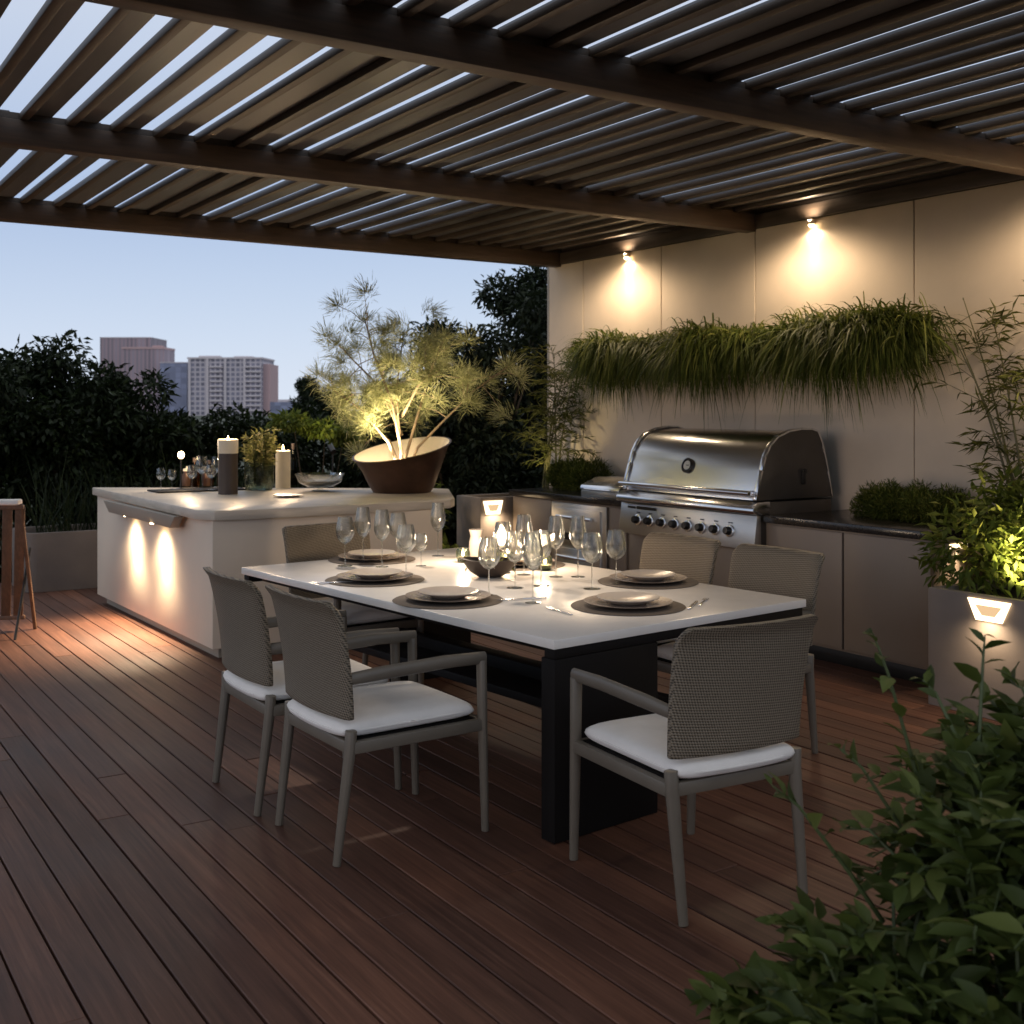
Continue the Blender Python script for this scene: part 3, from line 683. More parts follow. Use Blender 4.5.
for i in range(44):
    an = random.uniform(0, 6.28); sp = random.uniform(.02, .13); hh = random.uniform(.28, .46)
    for k in range(34):
        s = random.uniform(.12, 1); P.append((math.cos(an)*sp*s, math.sin(an)*sp*s, hh*s)); D.append((math.cos(an)*.5+random.gauss(0, .7), math.sin(an)*.5+random.gauss(0, .7), random.gauss(.5, .5)))
inside = [i for i, p in enumerate(P) if p[2] > .18 or math.hypot(p[0], p[1]) < .05]
P = [P[i] for i in inside]; D = [D[i] for i in inside]
V, T = leaf_arrays(P, D, .05, .016); tri_mesh('herbs', V, T, lf_herb, t)
q = MB()
for _ in range(22):
    a = random.uniform(0, 6.28); rr_ = random.uniform(0, .07); q.tube([(math.cos(a)*rr_*.6, math.sin(a)*rr_*.6, .02), (math.cos(a)*rr_, math.sin(a)*rr_, .3)], .003, 5)
q.build('stems', m_stem, t)
for px, py, zz in ((252, 0, .47), (266, 0, .45)):
    pass
def bottle(px, py, z, h, label, mat=m_glassb):
    t = thing('bottle', at(px, py, z), label, 'bottle')
    q = MB(); q.lathe([(0, 0), (.034, 0), (.036, .01), (.036, h*.58), (.03, h*.66), (.014, h*.76), (.013, h*.94), (.016, h*.945), (.016, h), (0, h)], 22); q.build('body', mat, t)
    q = MB(); q.lathe([(.0142, h*.86), (.0166, h*.86), (.0172, h+.002), (0, h+.002)], 16); q.build('capsule', m_candled, t)
    return t
bottle(293, 485, IZ, .36, 'slim dark bottle behind the cream candle')
t = thing('glass_bowl', at(320, 491, IZ), 'wide clear glass bowl on thin stand near the copper pot', 'bowl')
q = MB(); q.lathe([(0, .03), (.10, .035), (.17, .07), (.20, .14), (.197, .14), (.165, .075), (.10, .041), (0, .037)], 32); q.build('basin', m_glass, t)
q = MB(); q.lathe([(0, 0), (.07, 0), (.07, .006), (.02, .012), (.02, .03), (0, .03)], 20); q.build('foot', m_glass, t)
q = MB(); q.lathe([(0, .06), (.155, .072), (.168, .085), (0, .088)], 24); q.build('filling', m_platew, t)
t = thing('small_plate', at(288, 497, IZ), 'small pale plate lying before the cream candle', 'plate')
q = MB(); q.lathe([(0, 0), (.06, 0), (.11, .014), (.112, .018), (.06, .006), (0, .006)], 28); q.build('dish', m_platew, t)
for px, py, h, lab in ((195, 487, .24, 'small amber bottle left of the tall wine glass on the island'), (209, 485, .21, 'short amber bottle behind the stemmed glasses on the island'), (222, 486, .26, 'amber bottle tucked against the dark candle on the island')):
    bottle(px, py, IZ+.0125, h, lab, m_amber)
# little globe lamp
t = thing('globe_lamp', at(181, 490, IZ), 'small lit globe lamp on a thin stand among island glasses', 'lamp')
q = MB(); q.lathe([(0, 0), (.045, 0), (.045, .012), (.008, .018), (.006, .26), (0, .26)], 18); q.build('stand', m_black, t)
q = MB(); q.lathe([(0, .255), (.016, .262), (.025, .278), (.025, .294), (.016, .310), (0, .316)], 18); q.build('globe', e_warm, t)
lamp('POINT', at(181, 490, IZ)+Vector((0, 0, .38)), 5, size=.03)
# tray with glasses
t = thing('drinks_tray', at(200, 491, IZ), 'dark tray under the glasses at the island left end', 'tray')
q = MB(); q.box(-.36, .36, -.10, .22, 0, .012); q.build('board', m_tabledark, t, bevel=.004)
tz = IZ+.0125
for (px, py, k, s, lab) in ((161, 490, 'small', .8, 'short stemmed glass at the far left of the island tray'), (172, 489, 'small', .72, 'stemmed glass between the leftmost glass and the globe lamp'), (192, 490, 'small', .9, 'stemmed glass just right of the globe lamp'),
                            (202, 489, 'big', .82, 'tall wine glass in the middle of the island tray'), (211, 490, 'small', .92, 'stemmed glass left of the dark candle on the island'), (217, 487, 'big', .78, 'wine glass tucked behind the dark candle on the island')):
    o = put_glass(k, at(px, py, tz), lab, 'glasses on the island tray'); o.scale = (s, s, s)
q = None
for i, (px, lab) in enumerate(((187, 'brown squat jar behind the globe lamp'), (207, 'brown squat jar in the middle of the tray'), )):
    t = thing('jar', at(px, 486, tz), lab, 'jar')
    q = MB(); q.lathe([(0, 0), (.04, 0), (.045, .02), (.045, .09), (.03, .11), (.03, .125), (0, .125)], 20); q.build('body', m_copper, t)
    q = MB(); q.lathe([(0, .126), (.033, .126), (.033, .145), (.008, .15), (.008, .165), (0, .165)], 18); q.build('lid', m_candle, t)

# ------------------------------------------------------------------ dining table
TZ = .76; A = R(5.8); uV = Vector((-math.sin(A), math.cos(A), 0)); vV = Vector((math.cos(A), math.sin(A), 0))
TF = Vector((2.46, 3.49, 0)); TL, TW = 2.58, 1.50
tb = thing('dining_table', TF+uV*TL/2+vV*TW/2, 'large white topped dining table on dark panel legs', 'table', rz=A)
q = MB(); q.box(-TW/2, TW/2, -TL/2, TL/2, TZ-.036, TZ); q.build('tabletop', m_tabletop, tb, bevel=.004)
q = MB()
for bx in ((-TW/2+.012, TW/2-.012, -TL/2+.012, -TL/2+.07), (-TW/2+.012, TW/2-.012, TL/2-.07, TL/2-.012), (-TW/2+.09, -TW/2+.14, -TL/2+.07, TL/2-.07), (TW/2-.14, TW/2-.09, -TL/2+.07, TL/2-.07)): q.box(*bx, TZ-.075, TZ-.038)
q.build('apron', m_tabledark, tb, bevel=.002)
q = MB(); q.box(-TW/2+.014, -TW/2+.56, -TL/2+.014, -TL/2+.09, .002, TZ-.077); q.build('panel_leg', m_tabledark, tb, bevel=.003)
q = MB(); q.box(TW/2-.56, TW/2-.014, TL/2-.09, TL/2-.014, .002, TZ-.077); q.build('panel_leg', m_tabledark, tb, bevel=.003)
q = MB(); q.box(-.25, .25, -TL/2+.3, TL/2-.3, .3, .34); q.box(-.03, .03, -TL/2+.092, TL/2-.092, .34, .40)
q.build('stretcher', m_tabledark, tb, bevel=.003)

for (x, y, ly, tx, ty, pw) in ((3.05, 6.56, 6.632, 3.0, 5.2, 260), (3.25, 4.06, 4.132, 3.05, 4.3, 64)):  # spotlights added out of sight to make the light pool on the table
    t = thing('added_beam_spotlight', (x, ly, 3.10), 'small dark spotlight added on the hidden face of the %s overhead beam' % ('middle' if y > 5 else 'nearest'), 'spotlight', 'spotlights added on the pergola beams')
    q = MB(); q.tube([(0, .0, .0), (0, .04, -.05)], [.028, .03], 16); q.bar((0, -.012, .0), (0, .0, .0), .03, .03); q.build('housing', m_black, t)
    q = MB(); q.tube([(0, .041, -.0512), (0, .043, -.054)], [.024, .024], 16); q.build('lamp_lens', e_warm, t)
    lamp('SPOT', (x, ly+.055, 3.03), pw, (tx, ty, .76), size=.12, angle=43, blend=1, color=(1, .82, .64))
# place settings
sets = [((375, 577), 'left chair that is farther away', 'farther left-side chair'), ((448, 597), '', 'nearer left-side chair'), ((628, 603), '', 'chair at the near table end'), ((648, 579), '', 'right-side chair nearest the camera'), ((372, 557), '', 'chair at the far table end'), ((520, 562), '', 'far right-side chair')]
matp = None
def lathe_obj(name, prof, mat, loc, label, cat, group, n=48, inner=None):
    o = MB().lathe(prof, n).build(name, mat, None, loc=loc, smooth=50); tag(o, label, cat, group); return o
proto_set = None
for (p, _, who) in sets:
    c = at(p[0], p[1], TZ+.015); c.z = TZ+.0005
    if proto_set is None:
        a = MB().lathe([(0, 0), (.245, 0), (.248, .002), (.245, .004), (0, .004)], 48).build('placemat', m_mat, smooth=40)
        b_ = MB().lathe([(0, 0), (.10, 0), (.12, .004), (.19, .018), (.192, .021), (.12, .010), (0, .008)], 48).build('dinner_plate', m_plate, smooth=50)
        d_ = MB().lathe([(0, 0), (.07, 0), (.085, .008), (.135, .026), (.136, .030), (.085, .014), (0, .010)], 48).build('side_plate', m_platew, smooth=50)
        proto_set = (a, b_, d_)
        tr3 = proto_set
    else:
        tr3 = []
        for o in proto_set:
            o2 = o.copy(); COL.objects.link(o2); tr3.append(o2)
    for o, z, nm, cat in zip(tr3, (0, .0045, .0135), ('round dark placemat set before the', 'wide taupe plate set before the', 'pale upper plate set before the'), ('placemat', 'plate', 'plate')):
        o.location = c+Vector((0, 0, z)); tag(o, nm+' '+who, cat, {'placemat': 'placemats on the table', 'plate': 'plates on the table'}[cat])
# cutlery
def cutlery(name, label, loc, rz, kind):
    t = thing(name, loc, label, 'cutlery', 'cutlery on the table', rz=rz)
    if kind == 'fork':
        q = MB(); q.bar((0, -.10, .004), (0, .04, .004), .009, .004); q.build('handle', m_steel, t, bevel=.001)
        q = MB(); q.box(-.012, .012, .041, .06, .002, .006)
        for k in range(4): q.box(-.012+k*.0068, -.0088+k*.0068, .06, .10, .002, .006)
        q.build('tines', m_steel, t)
    else:
        q = MB(); q.bar((0, -.11, .005), (0, .0, .005), .012, .007); q.build('handle', m_steel, t, bevel=.002)
        q = MB(); q.prism([(-.007, .001), (.008, .001), (.009, .08), (.0, .12), (-.007, .10)], .003, .006); q.build('blade', m_steel, t)
for (px, py, rz, kd, lab) in ((693, 606, -.9, 'knife', 'knife right of the near end plate'), (703, 603, -.9, 'fork', 'fork by the table corner right of the near end plate'), (560, 612, -.1, 'fork', 'fork left of the near end plate'), (523, 600, 1.3, 'knife', 'knife beside the plate of nearer left chair'), (338, 583, 1.4, 'fork', 'fork near the left corner of the table')):
    c = at(px, py, TZ); cutlery(kd, lab, Vector((c.x, c.y, TZ+.0005)), rz, kd)
# glasses on the table
for (px, py, kd, lab) in ((345, 566, 'big', 'wine glass nearest the table left corner'), (363, 563, 'flute', 'tall narrow glass second from the left on the table'), (406, 577, 'big', 'large wine glass behind the upper left plates'), (398, 560, 'big', 'wine glass at the back between the two left glass pairs'),
                          (438, 556, 'flute', 'lone flute glass standing apart by the far table edge'), (489, 596, 'big', 'wine glass in front of the dark bowl'), (515, 588, 'big', 'wine glass just right of the dark bowl'), (533, 603, 'flute', 'flute glass left of the near end plates'),
                          (541, 586, 'big', 'wine glass in the middle of the right hand cluster'), (556, 577, 'flute', 'tallest looking flute at the back of the right hand cluster'), (592, 589, 'big', 'wine glass left of the right-side plates'), (616, 585, 'big', 'rightmost wine glass on the table'), (503, 573, 'big', 'wine glass directly behind the dark bowl'), (578, 577, 'flute', 'flute glass behind the pair left of the right-side plates'), (382, 567, 'flute', 'flute glass between the two left plate settings'), (524, 575, 'flute', 'flute glass in the middle row behind the dark bowl, right side'), (421, 566, 'small', 'short wine glass left of the lone flute')):
    c = at(px, py, TZ); put_glass(kd, Vector((c.x, c.y, TZ+.0005)), lab)
# bowl, vase and lit votives in the middle; the right-hand ones are added for warm glow
c = at(490, 577, TZ); t = thing('dark_bowl', Vector((c.x, c.y, TZ)), 'dark boat shaped bowl in the table centre', 'bowl')
q = MB(); nn = 28; pr_ = [(0, .001), (.05, .001), (.09, .03), (.135, .085), (.13, .088), (.085, .036), (.045, .01), (0, .008)]
q.lathe(pr_, nn); q.v = [(x*1.15, y*.7, z+(.28*abs(x)**1.5 if z > .05 else 0)) for x, y, z in q.v]; q.build('bowl_shell', m_candled, t, smooth=60); t.rotation_euler = (0, 0, -YAW)
P = RNG.normal(0, .035, (60, 3))*np.array([1.3, .6, .25])+np.array([0, 0, .06]); V, T = leaf_arrays(P, sphere(60)+np.array([0, 0, .5]), .05, .016); tri_mesh('greenery', V, T, lf_herb, t)
c = at(476, 557, TZ); t = thing('vase', Vector((c.x, c.y, TZ)), 'small pale flared vase at the table centre', 'vase')
q = MB(); q.lathe([(0, 0), (.03, 0), (.042, .03), (.04, .09), (.032, .12), (.042, .16), (.039, .16), (.028, .12), (0, .1)], 24); q.build('vase_body', m_platew, t, smooth=60)
vot = []
for (px, py, lab) in ((463, 562, 'round lit votive candle left of the pale vase'), (545, 570, 'added lit votive candle among the right hand glasses'), (506, 566, 'added lit votive candle behind the dark bowl')):
    c = at(px, py, TZ); c.z = TZ
    t = thing('votive_candle', c, lab, 'candle', 'votive candles on the table')
    q = MB(); q.lathe([(0, .001), (.03, .001), (.04, .03), (.04, .055), (.034, .075), (.032, .075), (.037, .055), (.037, .03), (.028, .006), (0, .006)], 22); q.build('glass_cup', m_glassv, t)
    q = MB(); q.lathe([(0, .0065), (.027, .0065), (.034, .028), (0, .03)], 18); q.build('wax', m_candle, t)
    q = MB(); q.lathe([(0, .032), (.006, .04), (.007, .05), (.003, .066), (0, .075)], 10); q.build('flame', e_flame, t)
    lamp('POINT', c+Vector((0, 0, .16)), 3.2, size=.03, color=(1, .74, .50))

# ------------------------------------------------------------------ chairs
def make_chair():
    t = empty('dining_chair', (0, 0, 0))
    for s in (-1, 1):
        q = MB(); q.tube([(s*.262, .285, 0), (s*.262, .272, .44), (s*.262, .268, .655)], [.0145, .019, .02], 10, sx=1.15); q.build('leg', m_chair, t, bevel=.002)
        q = MB(); q.tube([(s*.248, -.335, 0), (s*.255, -.285, .41), (s*.258, -.283, .47)], [.0145, .021, .021], 10, sx=1.15); q.build('leg', m_chair, t, bevel=.002)
        q = MB(); q.tube([(s*.262, .283, .662), (s*.268, .10, .668), (s*.262, -.16, .66), (s*.256, -.298, .652)], [.016, .017, .017, .015], 10, sx=1.5); q.build('armrest', m_chair, t, bevel=.002)
    q = MB()
    for s in (-1, 1): q.box(s*.262-.016, s*.262+.016, -.28, .268, .388, .432)
    q.box(-.245, .245, .25, .282, .388, .432); q.box(-.245, .245, -.3, -.27, .388, .432)
    q.build('seat_frame', m_chair, t, bevel=.006)
    q = MB(); q.box(-.245, .245, -.27, .25, .405, .4335); q.build('seat_base', m_tabledark, t)
    # cushion
    bm = bmesh.new(); bmesh.ops.create_grid(bm, x_segments=14, y_segments=14, size=1)
    q = MB(); n = 15
    def cz(a, b): return (1-abs(a)**9)*(1-abs(b)**9)
    vs = []; fs = []
    for k, sg in ((0, 1), (1, -1)):
        for i in range(n):
            for j in range(n):
                a = math.sin((i/(n-1)-.5)*math.pi); b = math.sin((j/(n-1)-.5)*math.pi)
                rx = .25*(1-.03*abs(b)**8); ry = .285*(1-.03*abs(a)**8)
                c = max(0, cz(a, b))**.35
                z = .462+(.036*c+.012*(1-a*a)*(1-b*b) if sg > 0 else -.030*c)
                vs.append((a*rx, b*ry-.028-.02*(1-a*a)*(b < -.5), z))
    for k in range(2):
        for i in range(n-1):
            for j in range(n-1):
                o = k*n*n; fs.append((o+i*n+j, o+(i+1)*n+j, o+(i+1)*n+j+1, o+i*n+j+1))
    bm.free(); q.add(vs, fs); cu = q.build('cushion', m_cushion, t, smooth=80)
    ring = []
    for k in range(64):
        an = 2*math.pi*k/64; c_, s_ = math.cos(an), math.sin(an); m_ = (abs(c_)**9+abs(s_)**9)**(1/9); a, b = c_/m_, s_/m_
        ring.append((a*.25*(1-.03*abs(b)**8), b*.285*(1-.03*abs(a)**8)-.028-.02*(1-a*a)*(b < -.5), .463))
    ring.append(ring[0]); MB().tube(ring, .0042, 6).build('piping', m_cushion, cu)
    # woven back: a curved shell
    q = MB(); nx, nz = 22, 14; hw = .283
    def surf(a, b, off):
        z = .508+b*.425
        w_ = hw*(1-.05*(1-b))
        corner = max(0, abs(a)-.9)/.1
        if b > .93: w_ *= 1-.03*(b-.93)/.07*1
        y = -.285-.055*b*b-.012*b-.035*(1-a*a)
        if b > .9: y -= .02*((b-.9)/.1)**2
        z -= .012*corner**2*(b > .9)
        thick = .017*(1-.35*max(0, abs(a)-.93)/.07)
        return (a*w_, y+off*thick, z)
    vs = []
    for off in (1, -1):
        for j in range(nz+1):
            for i in range(nx+1): vs.append(surf(i/nx*2-1, j/nz, off))
    S1 = (nx+1)*(nz+1); fs = []
    for o in (0, S1):
        for j in range(nz):
            for i in range(nx): fs.append((o+j*(nx+1)+i, o+j*(nx+1)+i+1, o+(j+1)*(nx+1)+i+1, o+(j+1)*(nx+1)+i))
    for i in range(nx):
        fs.append((i, i+1, S1+i+1, S1+i)); k = nz*(nx+1); fs.append((k+i, k+i+1, S1+k+i+1, S1+k+i))
    for j in range(nz):
        a, b = j*(nx+1), (j+1)*(nx+1); fs.append((a, b, S1+b, S1+a)); fs.append((a+nx, b+nx, S1+b+nx, S1+a+nx))
    q.add(vs, fs); q.build('woven_back', m_weave, t, bevel=.006, smooth=50, uv=lambda c, n: (c.x+.5*(abs(n.x) > .7)*c.y, c.z+.4*(abs(n.z) > .7)*c.y))
    return t
ch0 = make_chair()
chairs = [((2.04, 4.02), -88, 'taupe armchair on the near left, white cushion in full view'), ((2.0, 4.65), -90, 'taupe armchair on the left, the farther of the two left backs'),
          ((2.69, 3.05), -4, 'taupe armchair at the near table end, its back to the camera'), ((3.82, 4.02), 92, 'woven armchair on the right side nearest the table corner'),
          ((3.80, 4.70), 92, 'woven armchair on the right side in front of the grill'), ((2.86, 6.02), 184, 'woven armchair at the far table end by the island')]
for i, ((x, y), a, lab) in enumerate(chairs):
    o = ch0 if i == 0 else copy_tree(ch0)
    o.location = (x, y, 0.001); o.rotation_euler = (0, 0, R(a)); tag(o, lab, 'chair', 'chairs round the dining table')

# ------------------------------------------------------------------ folded slatted chair at the left edge
fc = thing('folding_chair', (1.27, 9.05, 0), 'slatted wooden folding chair with white pad at the left edge', 'chair', rz=R(-25))
q = MB()
for k in range(8): q.bar((-.30+k*.085, .16, .10), (-.20+k*.085, -.16, .93), .066, .016, up=(0, 1, .3))
q.build('slatted_back', m_wood, fc, bevel=.003)
q = MB(); q.bar((-.34, .165, .10), (.34, .165, .10), .04, .03); q.bar((-.2, -.16, .93), (.42, -.16, .93), .04, .03); q.build('back_rail', m_wood, fc, bevel=.004)
for s, x in ((0, -.28), (1, .40)):
    q = MB(); q.bar((x, .22, .001), (x, -.17, .95), .022, .03); q.build('leg', m_wood, fc, bevel=.003)
    q = MB(); q.bar((x-.03, -.2, .001), (x-.03, .2, .60), .016, .022); q.build('leg', m_black, fc, bevel=.003)
q = MB(); q.box(-.24, .40, -.22, -.11, .947, .985); q.build('pad', m_white, fc, bevel=.012, seg=3)

# ------------------------------------------------------------------ planting behind
def tree(name, loc, h, clumps, n, L, W, mat, label, trunk=.06, group=None, cat='tree'):
    t = thing(name, loc, label, cat, group)
    q = MB(); q.tube([(0, 0, -.25), (.03, .02, h*.25), (-.02, .04, h*.5), (.02, 0, h*.8)], [trunk, trunk*.8, trunk*.55, trunk*.2], 9)
    for c, r in clumps: q.tube([(0, .01, h*.3), (c[0]*.5, c[1]*.5, h*.3+(c[2]-h*.3)*.6), c], [trunk*.4, trunk*.25, trunk*.08], 6)
    q.build('trunk', m_barkd, t)
    V, T = clump_leaves(clumps, n, L, W, shell=.35, grav=.35); tri_mesh('crown', V, T, mat, t)
    return t
def crown(r, h0, h1, n, seed, k=.46):
    rd = random.Random(seed); out = []
    for i in range(n):
        a = rd.uniform(0, 6.28); q = rd.uniform(0, .75)*r; z = rd.uniform(h0, h1); s = r*k*rd.uniform(.6, 1.15)*(1-.2*(z-h0)/(h1-h0+.01))
        out.append(((math.cos(a)*q, math.sin(a)*q, z), (s, s, s*.8)))
    return out
G = 'dark shrubs behind the grey planter'
for (px, d, h, r, s, lab) in ((-25, 12.2, 2.25, .9, 1, 'dark broad shrub at the left edge behind the folding chair'), (45, 12.5, 2.45, .85, 2, 'tallest dark shrub above the grey planter'), (112, 12.8, 2.15, .7, 3, 'dark rounded shrub left of the distant towers'), (160, 13.2, 1.62, .6, 4, 'lower dark shrub sloping down to the hedge')):
    p = world((px-512)/F_PX*d, d); p.z = 0
    tree('shrub', p, h*.8, crown(r, .35, h-.15, 26, s), 9000, .105, .042, lf_shrub, lab, .05, G, 'shrub')
t = thing('clipped_hedge', (4.6, 12.9, -.25), 'long dark clipped hedge along the back of the terrace', 'hedge')
rd = random.Random(3); cl = []
for i in range(120): cl.append(((rd.uniform(-3.2, 4.2), rd.uniform(-.35, .35), rd.uniform(.2, 1.83)), (.34, .3, .22)))
V, T = clump_leaves(cl, 62000, .085, .044, shell=.3); tri_mesh('foliage', V, T, lf_hedge, t)
q = MB()
for i in range(14): q.tube([(-3.1+i*.55, 0, 0), (-3.1+i*.55+.05, .03, .9), (-3.05+i*.55, 0, 1.7)], [.03, .022, .008], 6)
q.build('stems', m_barkd, t)
# lit patch of hedge: a light-green shrub added in its place, with a garden spike light under it
p = at(300, 470, 1.0); 
d = 12.3; p = world((312-512)/F_PX*d, d); 
bush('leafy_shrub', (p.x, p.y-.1, -.2), [((-.28, 0, 1.70), (.24, .2, .08)), ((.1, -.05, 1.62), (.28, .2, .08)), ((.36, 0, 1.54), (.2, .18, .08))], 1700, .08, .03, lf_bright, 'lime green shrub top standing in for a lit patch of the dark hedge', stems=4)
sp = thing('spike_light', (p.x-.1, p.y-.75, -.25), 'black garden spike light at the foot of the hedge', 'garden light')
q = MB(); q.tube([(0, 0, 0), (0, 0, 1.45)], .01, 8); q.build('spike', m_black, sp)
q = MB(); q.tube([(0, -.02, 1.45), (.0, .06, 1.5)], [.03, .035], 14); q.build('lamp_head', m_black, sp)
lamp('SPOT', (p.x-.1, p.y-.62, 1.30), 5, (p.x, p.y, 1.62), angle=70, color=(1, .85, .4))
# tall grass in the grey planter
n = 900
P = np.stack([RNG.uniform(-1.45, 1.45, n), RNG.uniform(-.25, .25, n), np.zeros(n)], 1)
D = np.stack([RNG.normal(0, .25, n), RNG.normal(-.05, .2, n), np.ones(n)], 1)
V, T = blades(P, D, RNG.uniform(.4, .95, n), RNG.uniform(.006, .012, n), RNG.uniform(.05, .5, n), 5)
o = tri_mesh('tall_grass', V, T, lf_shrub, None, (3.59, 11.25, .47)); tag(o, 'dark tall grass growing in the grey planter', 'grass', kind='stuff')
# trees left of the wall end
G2 = 'trees beyond the wall end'
for (px, d, h, r, s, n_, lab) in ((528, 13.6, 3.4, .85, 11, 15000, 'tall dark tree touching the wall end'), (462, 14.4, 3.2, 1.0, 12, 18000, 'dark round tree behind the feathery tree'), (498, 12.4, 2.9, .85, 13, 15000, 'dark green bush in front of the wall-end trees'), (448, 12.6, 2.0, .75, 14, 8000, 'low dark bush right behind the copper pot'), (395, 13.4, 2.1, .7, 15, 6500, 'dark bush behind the feathery tree, left of the pot'), (560, 13.0, 2.7, .7, 16, 5000, 'dark tree mostly hidden behind the wall')):
    p = world((px-512)/F_PX*d, d); p.z = -.0
    tree('tree', p, h*.8, crown(r, .3, h-.2, 24, s), n_, .095, .04, lf_tree, lab, .05, G2)
p = world((308-512)/F_PX*60, 60); tree('tree', (p.x, p.y, -.25), 3.2, crown(1.1, 1.8, 3.3, 16, 21), 3000, .25, .12, lf_tree, 'small faraway tree right of the white tower block', .1)
p = world((335-512)/F_PX*60, 60); tree('tree', (p.x, p.y, -.25), 2.8, crown(1.1, 1.4, 2.8, 16, 22), 3000, .25, .12, lf_tree, 'small faraway tree partly behind the feathery crown', .1)

# ------------------------------------------------------------------ distant buildings, lavender dusk light put into their colours
fm_apt = facademat('apartment_windows', (.50, .46, .50), (.13, .13, .17), 2.6, 2.5, .42)
fm_duskpink = facademat('office_windows', (.36, .27, .30), (.20, .17, .20), 2.2, 60, .5)
fm_blue = facademat('glass_office', (.20, .22, .30), (.15, .17, .25), 3.0, 3.0, .12)
m_conc = M('dusk_lavender_concrete', (.60, .55, .57), .8, var=.05, bump=0)
m_duskpink = M('dusk_pink_concrete', (.52, .36, .36), .8, var=.05, bump=0)
def bld(name, px0, px1, ytop, dist, depth, fm, label, cat='building'):
    x0 = (px0-512)/F_PX*dist; x1 = (px1-512)/F_PX*dist; h = CAM_H+.25+(HOR-ytop)/F_PX*dist
    p = world((x0+x1)/2, dist); t = thing(name, (p.x, p.y, -.25), label, cat, rz=-YAW)
    w2 = (x1-x0)/2
    q = MB(); q.box(-w2, w2, 0, depth, 0, h); q.build('facade', fm, t, smooth=0, uv=lambda c, n: ((c.x if abs(n.y) > .5 else c.y)+200, c.z+100))
    return t, w2, h
t, w2, h = bld('apartment_block', 188, 262, 359, 600, 30, fm_apt, 'white and grey apartment block with balconies on the skyline')
q = MB(); q.box(-w2-.4, w2+.4, -.5, 30.4, h+.01, h+.9); q.box(-w2*.75, -w2*.2, 3, 9, h+.9, h+1.8); q.box(w2*.2, w2*.7, 3, 9, h+.9, h+1.6); q.build('roof', m_conc, t, smooth=0)
for a in (-.985, -.5, -.02, .5): 
    q = MB(); q.box(w2*a-.0, w2*a+1.2, -.7, -.01, 0, h); q.build('pilaster', m_conc, t, smooth=0)
for k in range(1, int(h/2.5)):
    q = MB(); q.box(-w2*.4, -w2*.06, -1.3, -.02, k*2.5-.15, k*2.5+.7); q.box(w2*.56, w2*.98, -1.3, -.02, k*2.5-.15, k*2.5+.7); q.build('balcony', m_conc, t, smooth=0)
q = MB(); q.box(w2+.02, w2+3.6, 3, 24, 0, h-2.5); q.build('side_wing', m_duskpink, t, smooth=0)
t, w2, h = bld('office_tower', 100, 151, 338, 660, 30, fm_duskpink, 'office tower tinted dusk mauve rising behind the dark shrubs')
q = MB(); q.box(-w2-.2, w2+.2, -.2, 30.2, h+.01, h+.5); q.build('roof', m_conc, t, smooth=0)
t, w2, h = bld('dusk_pink_block', 122, 164, 349, 630, 20, fm_duskpink, 'lower dusk-pink block in front of the dusk-mauve tower')
q = MB(); q.box(-w2-.2, w2+.2, -.3, 20.2, h+.01, h+1.1); q.box(w2*.4, w2*.85, 2, 6, h+1.1, h+2.0); q.build('roof', m_duskpink, t, smooth=0)
t, w2, h = bld('office_slab', 160, 187, 363, 620, 26, fm_blue, 'narrow blue grey slab between the dusk-pink block and the apartments')
q = MB(); q.box(-w2-.2, w2+.2, -.2, 26.2, h+.01, h+.5); q.build('roof', m_conc, t, smooth=0)
t, w2, h = bld('low_building', 270, 300, 402, 560, 26, fm_blue, 'low dark building right of the apartment block')
q = MB(); q.box(-w2*.5, w2*.3, 1, 6, h+.01, h+1.2); q.build('roof', m_conc, t, smooth=0)

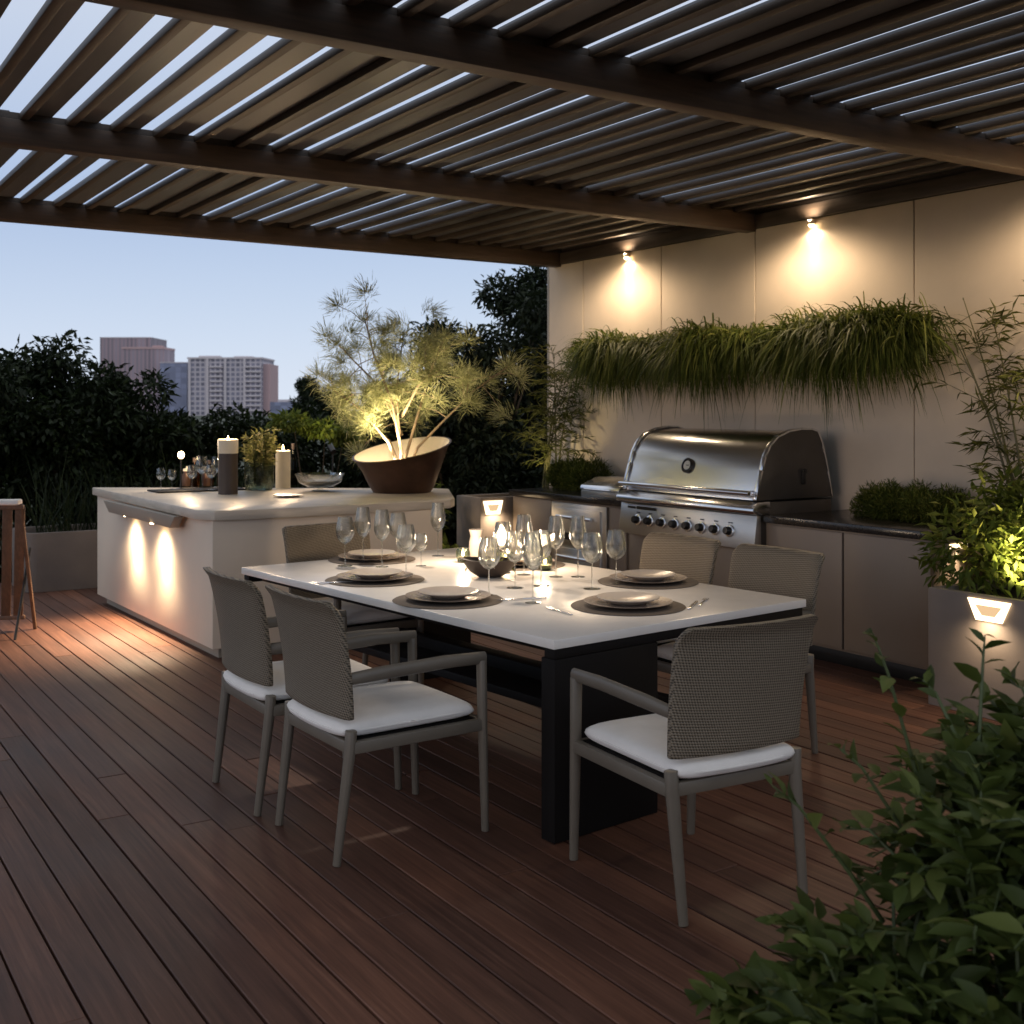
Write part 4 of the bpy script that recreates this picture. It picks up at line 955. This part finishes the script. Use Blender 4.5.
# ------------------------------------------------------------------ leafy shrub in the near right corner
fb = world(.95, 2.35); t = thing('leafy_shrub', (fb.x, fb.y, -.02), 'large leafy green shrub filling the near right corner', 'shrub')
def lp(r, d, z): return world(r, d, z)-Vector((fb.x, fb.y, -.02))
stem = MB(); P = []; D = []; Ls = []
rd = random.Random(9)
def shoot(a, b, nl, L, sag=.05):
    a, b = Vector(a), Vector(b); m = (a+b)/2+Vector((0, 0, sag)); pts = [a, a.lerp(m, .6), m.lerp(b, .5)+Vector((0, 0, sag*.4)), b]
    stem.tube(pts, [.006, .005, .0035, .0018], 5)
    ax = (b-a).normalized()
    for k in range(nl):
        s = .25+.75*(k/(nl-1)); f = s*3; i = min(int(f), 2); c = pts[i].lerp(pts[i+1], f-i)
        sd = ax.cross(Vector((0, 0, 1))).normalized()*(1 if k % 2 else -1)
        P.append(c); D.append(ax*.65+sd*.8+Vector((rd.gauss(0, .25), rd.gauss(0, .25), rd.gauss(.05, .25)))); Ls.append(L*rd.uniform(.55, 1.35)*(1-.35*(s > .9)))
clumps = [((1.25, 2.55, .70), .30), ((1.10, 2.45, .62), .32), ((.95, 2.35, .52), .30), ((1.2, 2.2, .62), .34), ((.78, 2.35, .36), .24), ((.60, 2.35, .26), .22), ((.70, 2.2, .3), .25), ((1.15, 2.6, .62), .3), ((.95, 2.15, .30), .32), ((1.35, 2.4, .6), .35)]
for (r, d, z), s in clumps:
    for _ in range(52):
        v = Vector((rd.gauss(0, 1), rd.gauss(0, 1), rd.gauss(.25, .8))).normalized()
        a = lp(r, d, z)+v*s*.25; shoot(a, lp(r, d, z)+v*s*rd.uniform(.8, 1.15), 10, .078)
for (a, b, n_) in (((.95, 2.6, .62), (.815, 2.62, 1.10), 12), ((1.0, 2.5, .75), (1.06, 2.6, 1.10), 10), ((.8, 2.5, .5), (.57, 2.55, .78), 10), ((.75, 2.4, .4), (.55, 2.45, .52), 9), ((.9, 2.5, .6), (.72, 2.55, .86), 9), ((1.0, 2.5, .8), (.92, 2.6, 1.0), 9), ((.62, 2.35, .25), (.42, 2.35, .36), 8)):
    shoot(lp(*a), lp(*b), n_, .065, .03)
V, T = leaf_arrays(P, D, np.array(Ls), np.array(Ls)*.46, detail=True, droop=.3)
tri_mesh('foliage', V, T, lf_front, t, smooth=True)
for (r, d, z), s in clumps: stem.tube([lp(1.0, 2.35, .0), lp((r+1)/2, (d+2.35)/2, z*.5), lp(r, d, z)], [.012, .009, .006], 6)
stem.build('stem', m_stem, t)
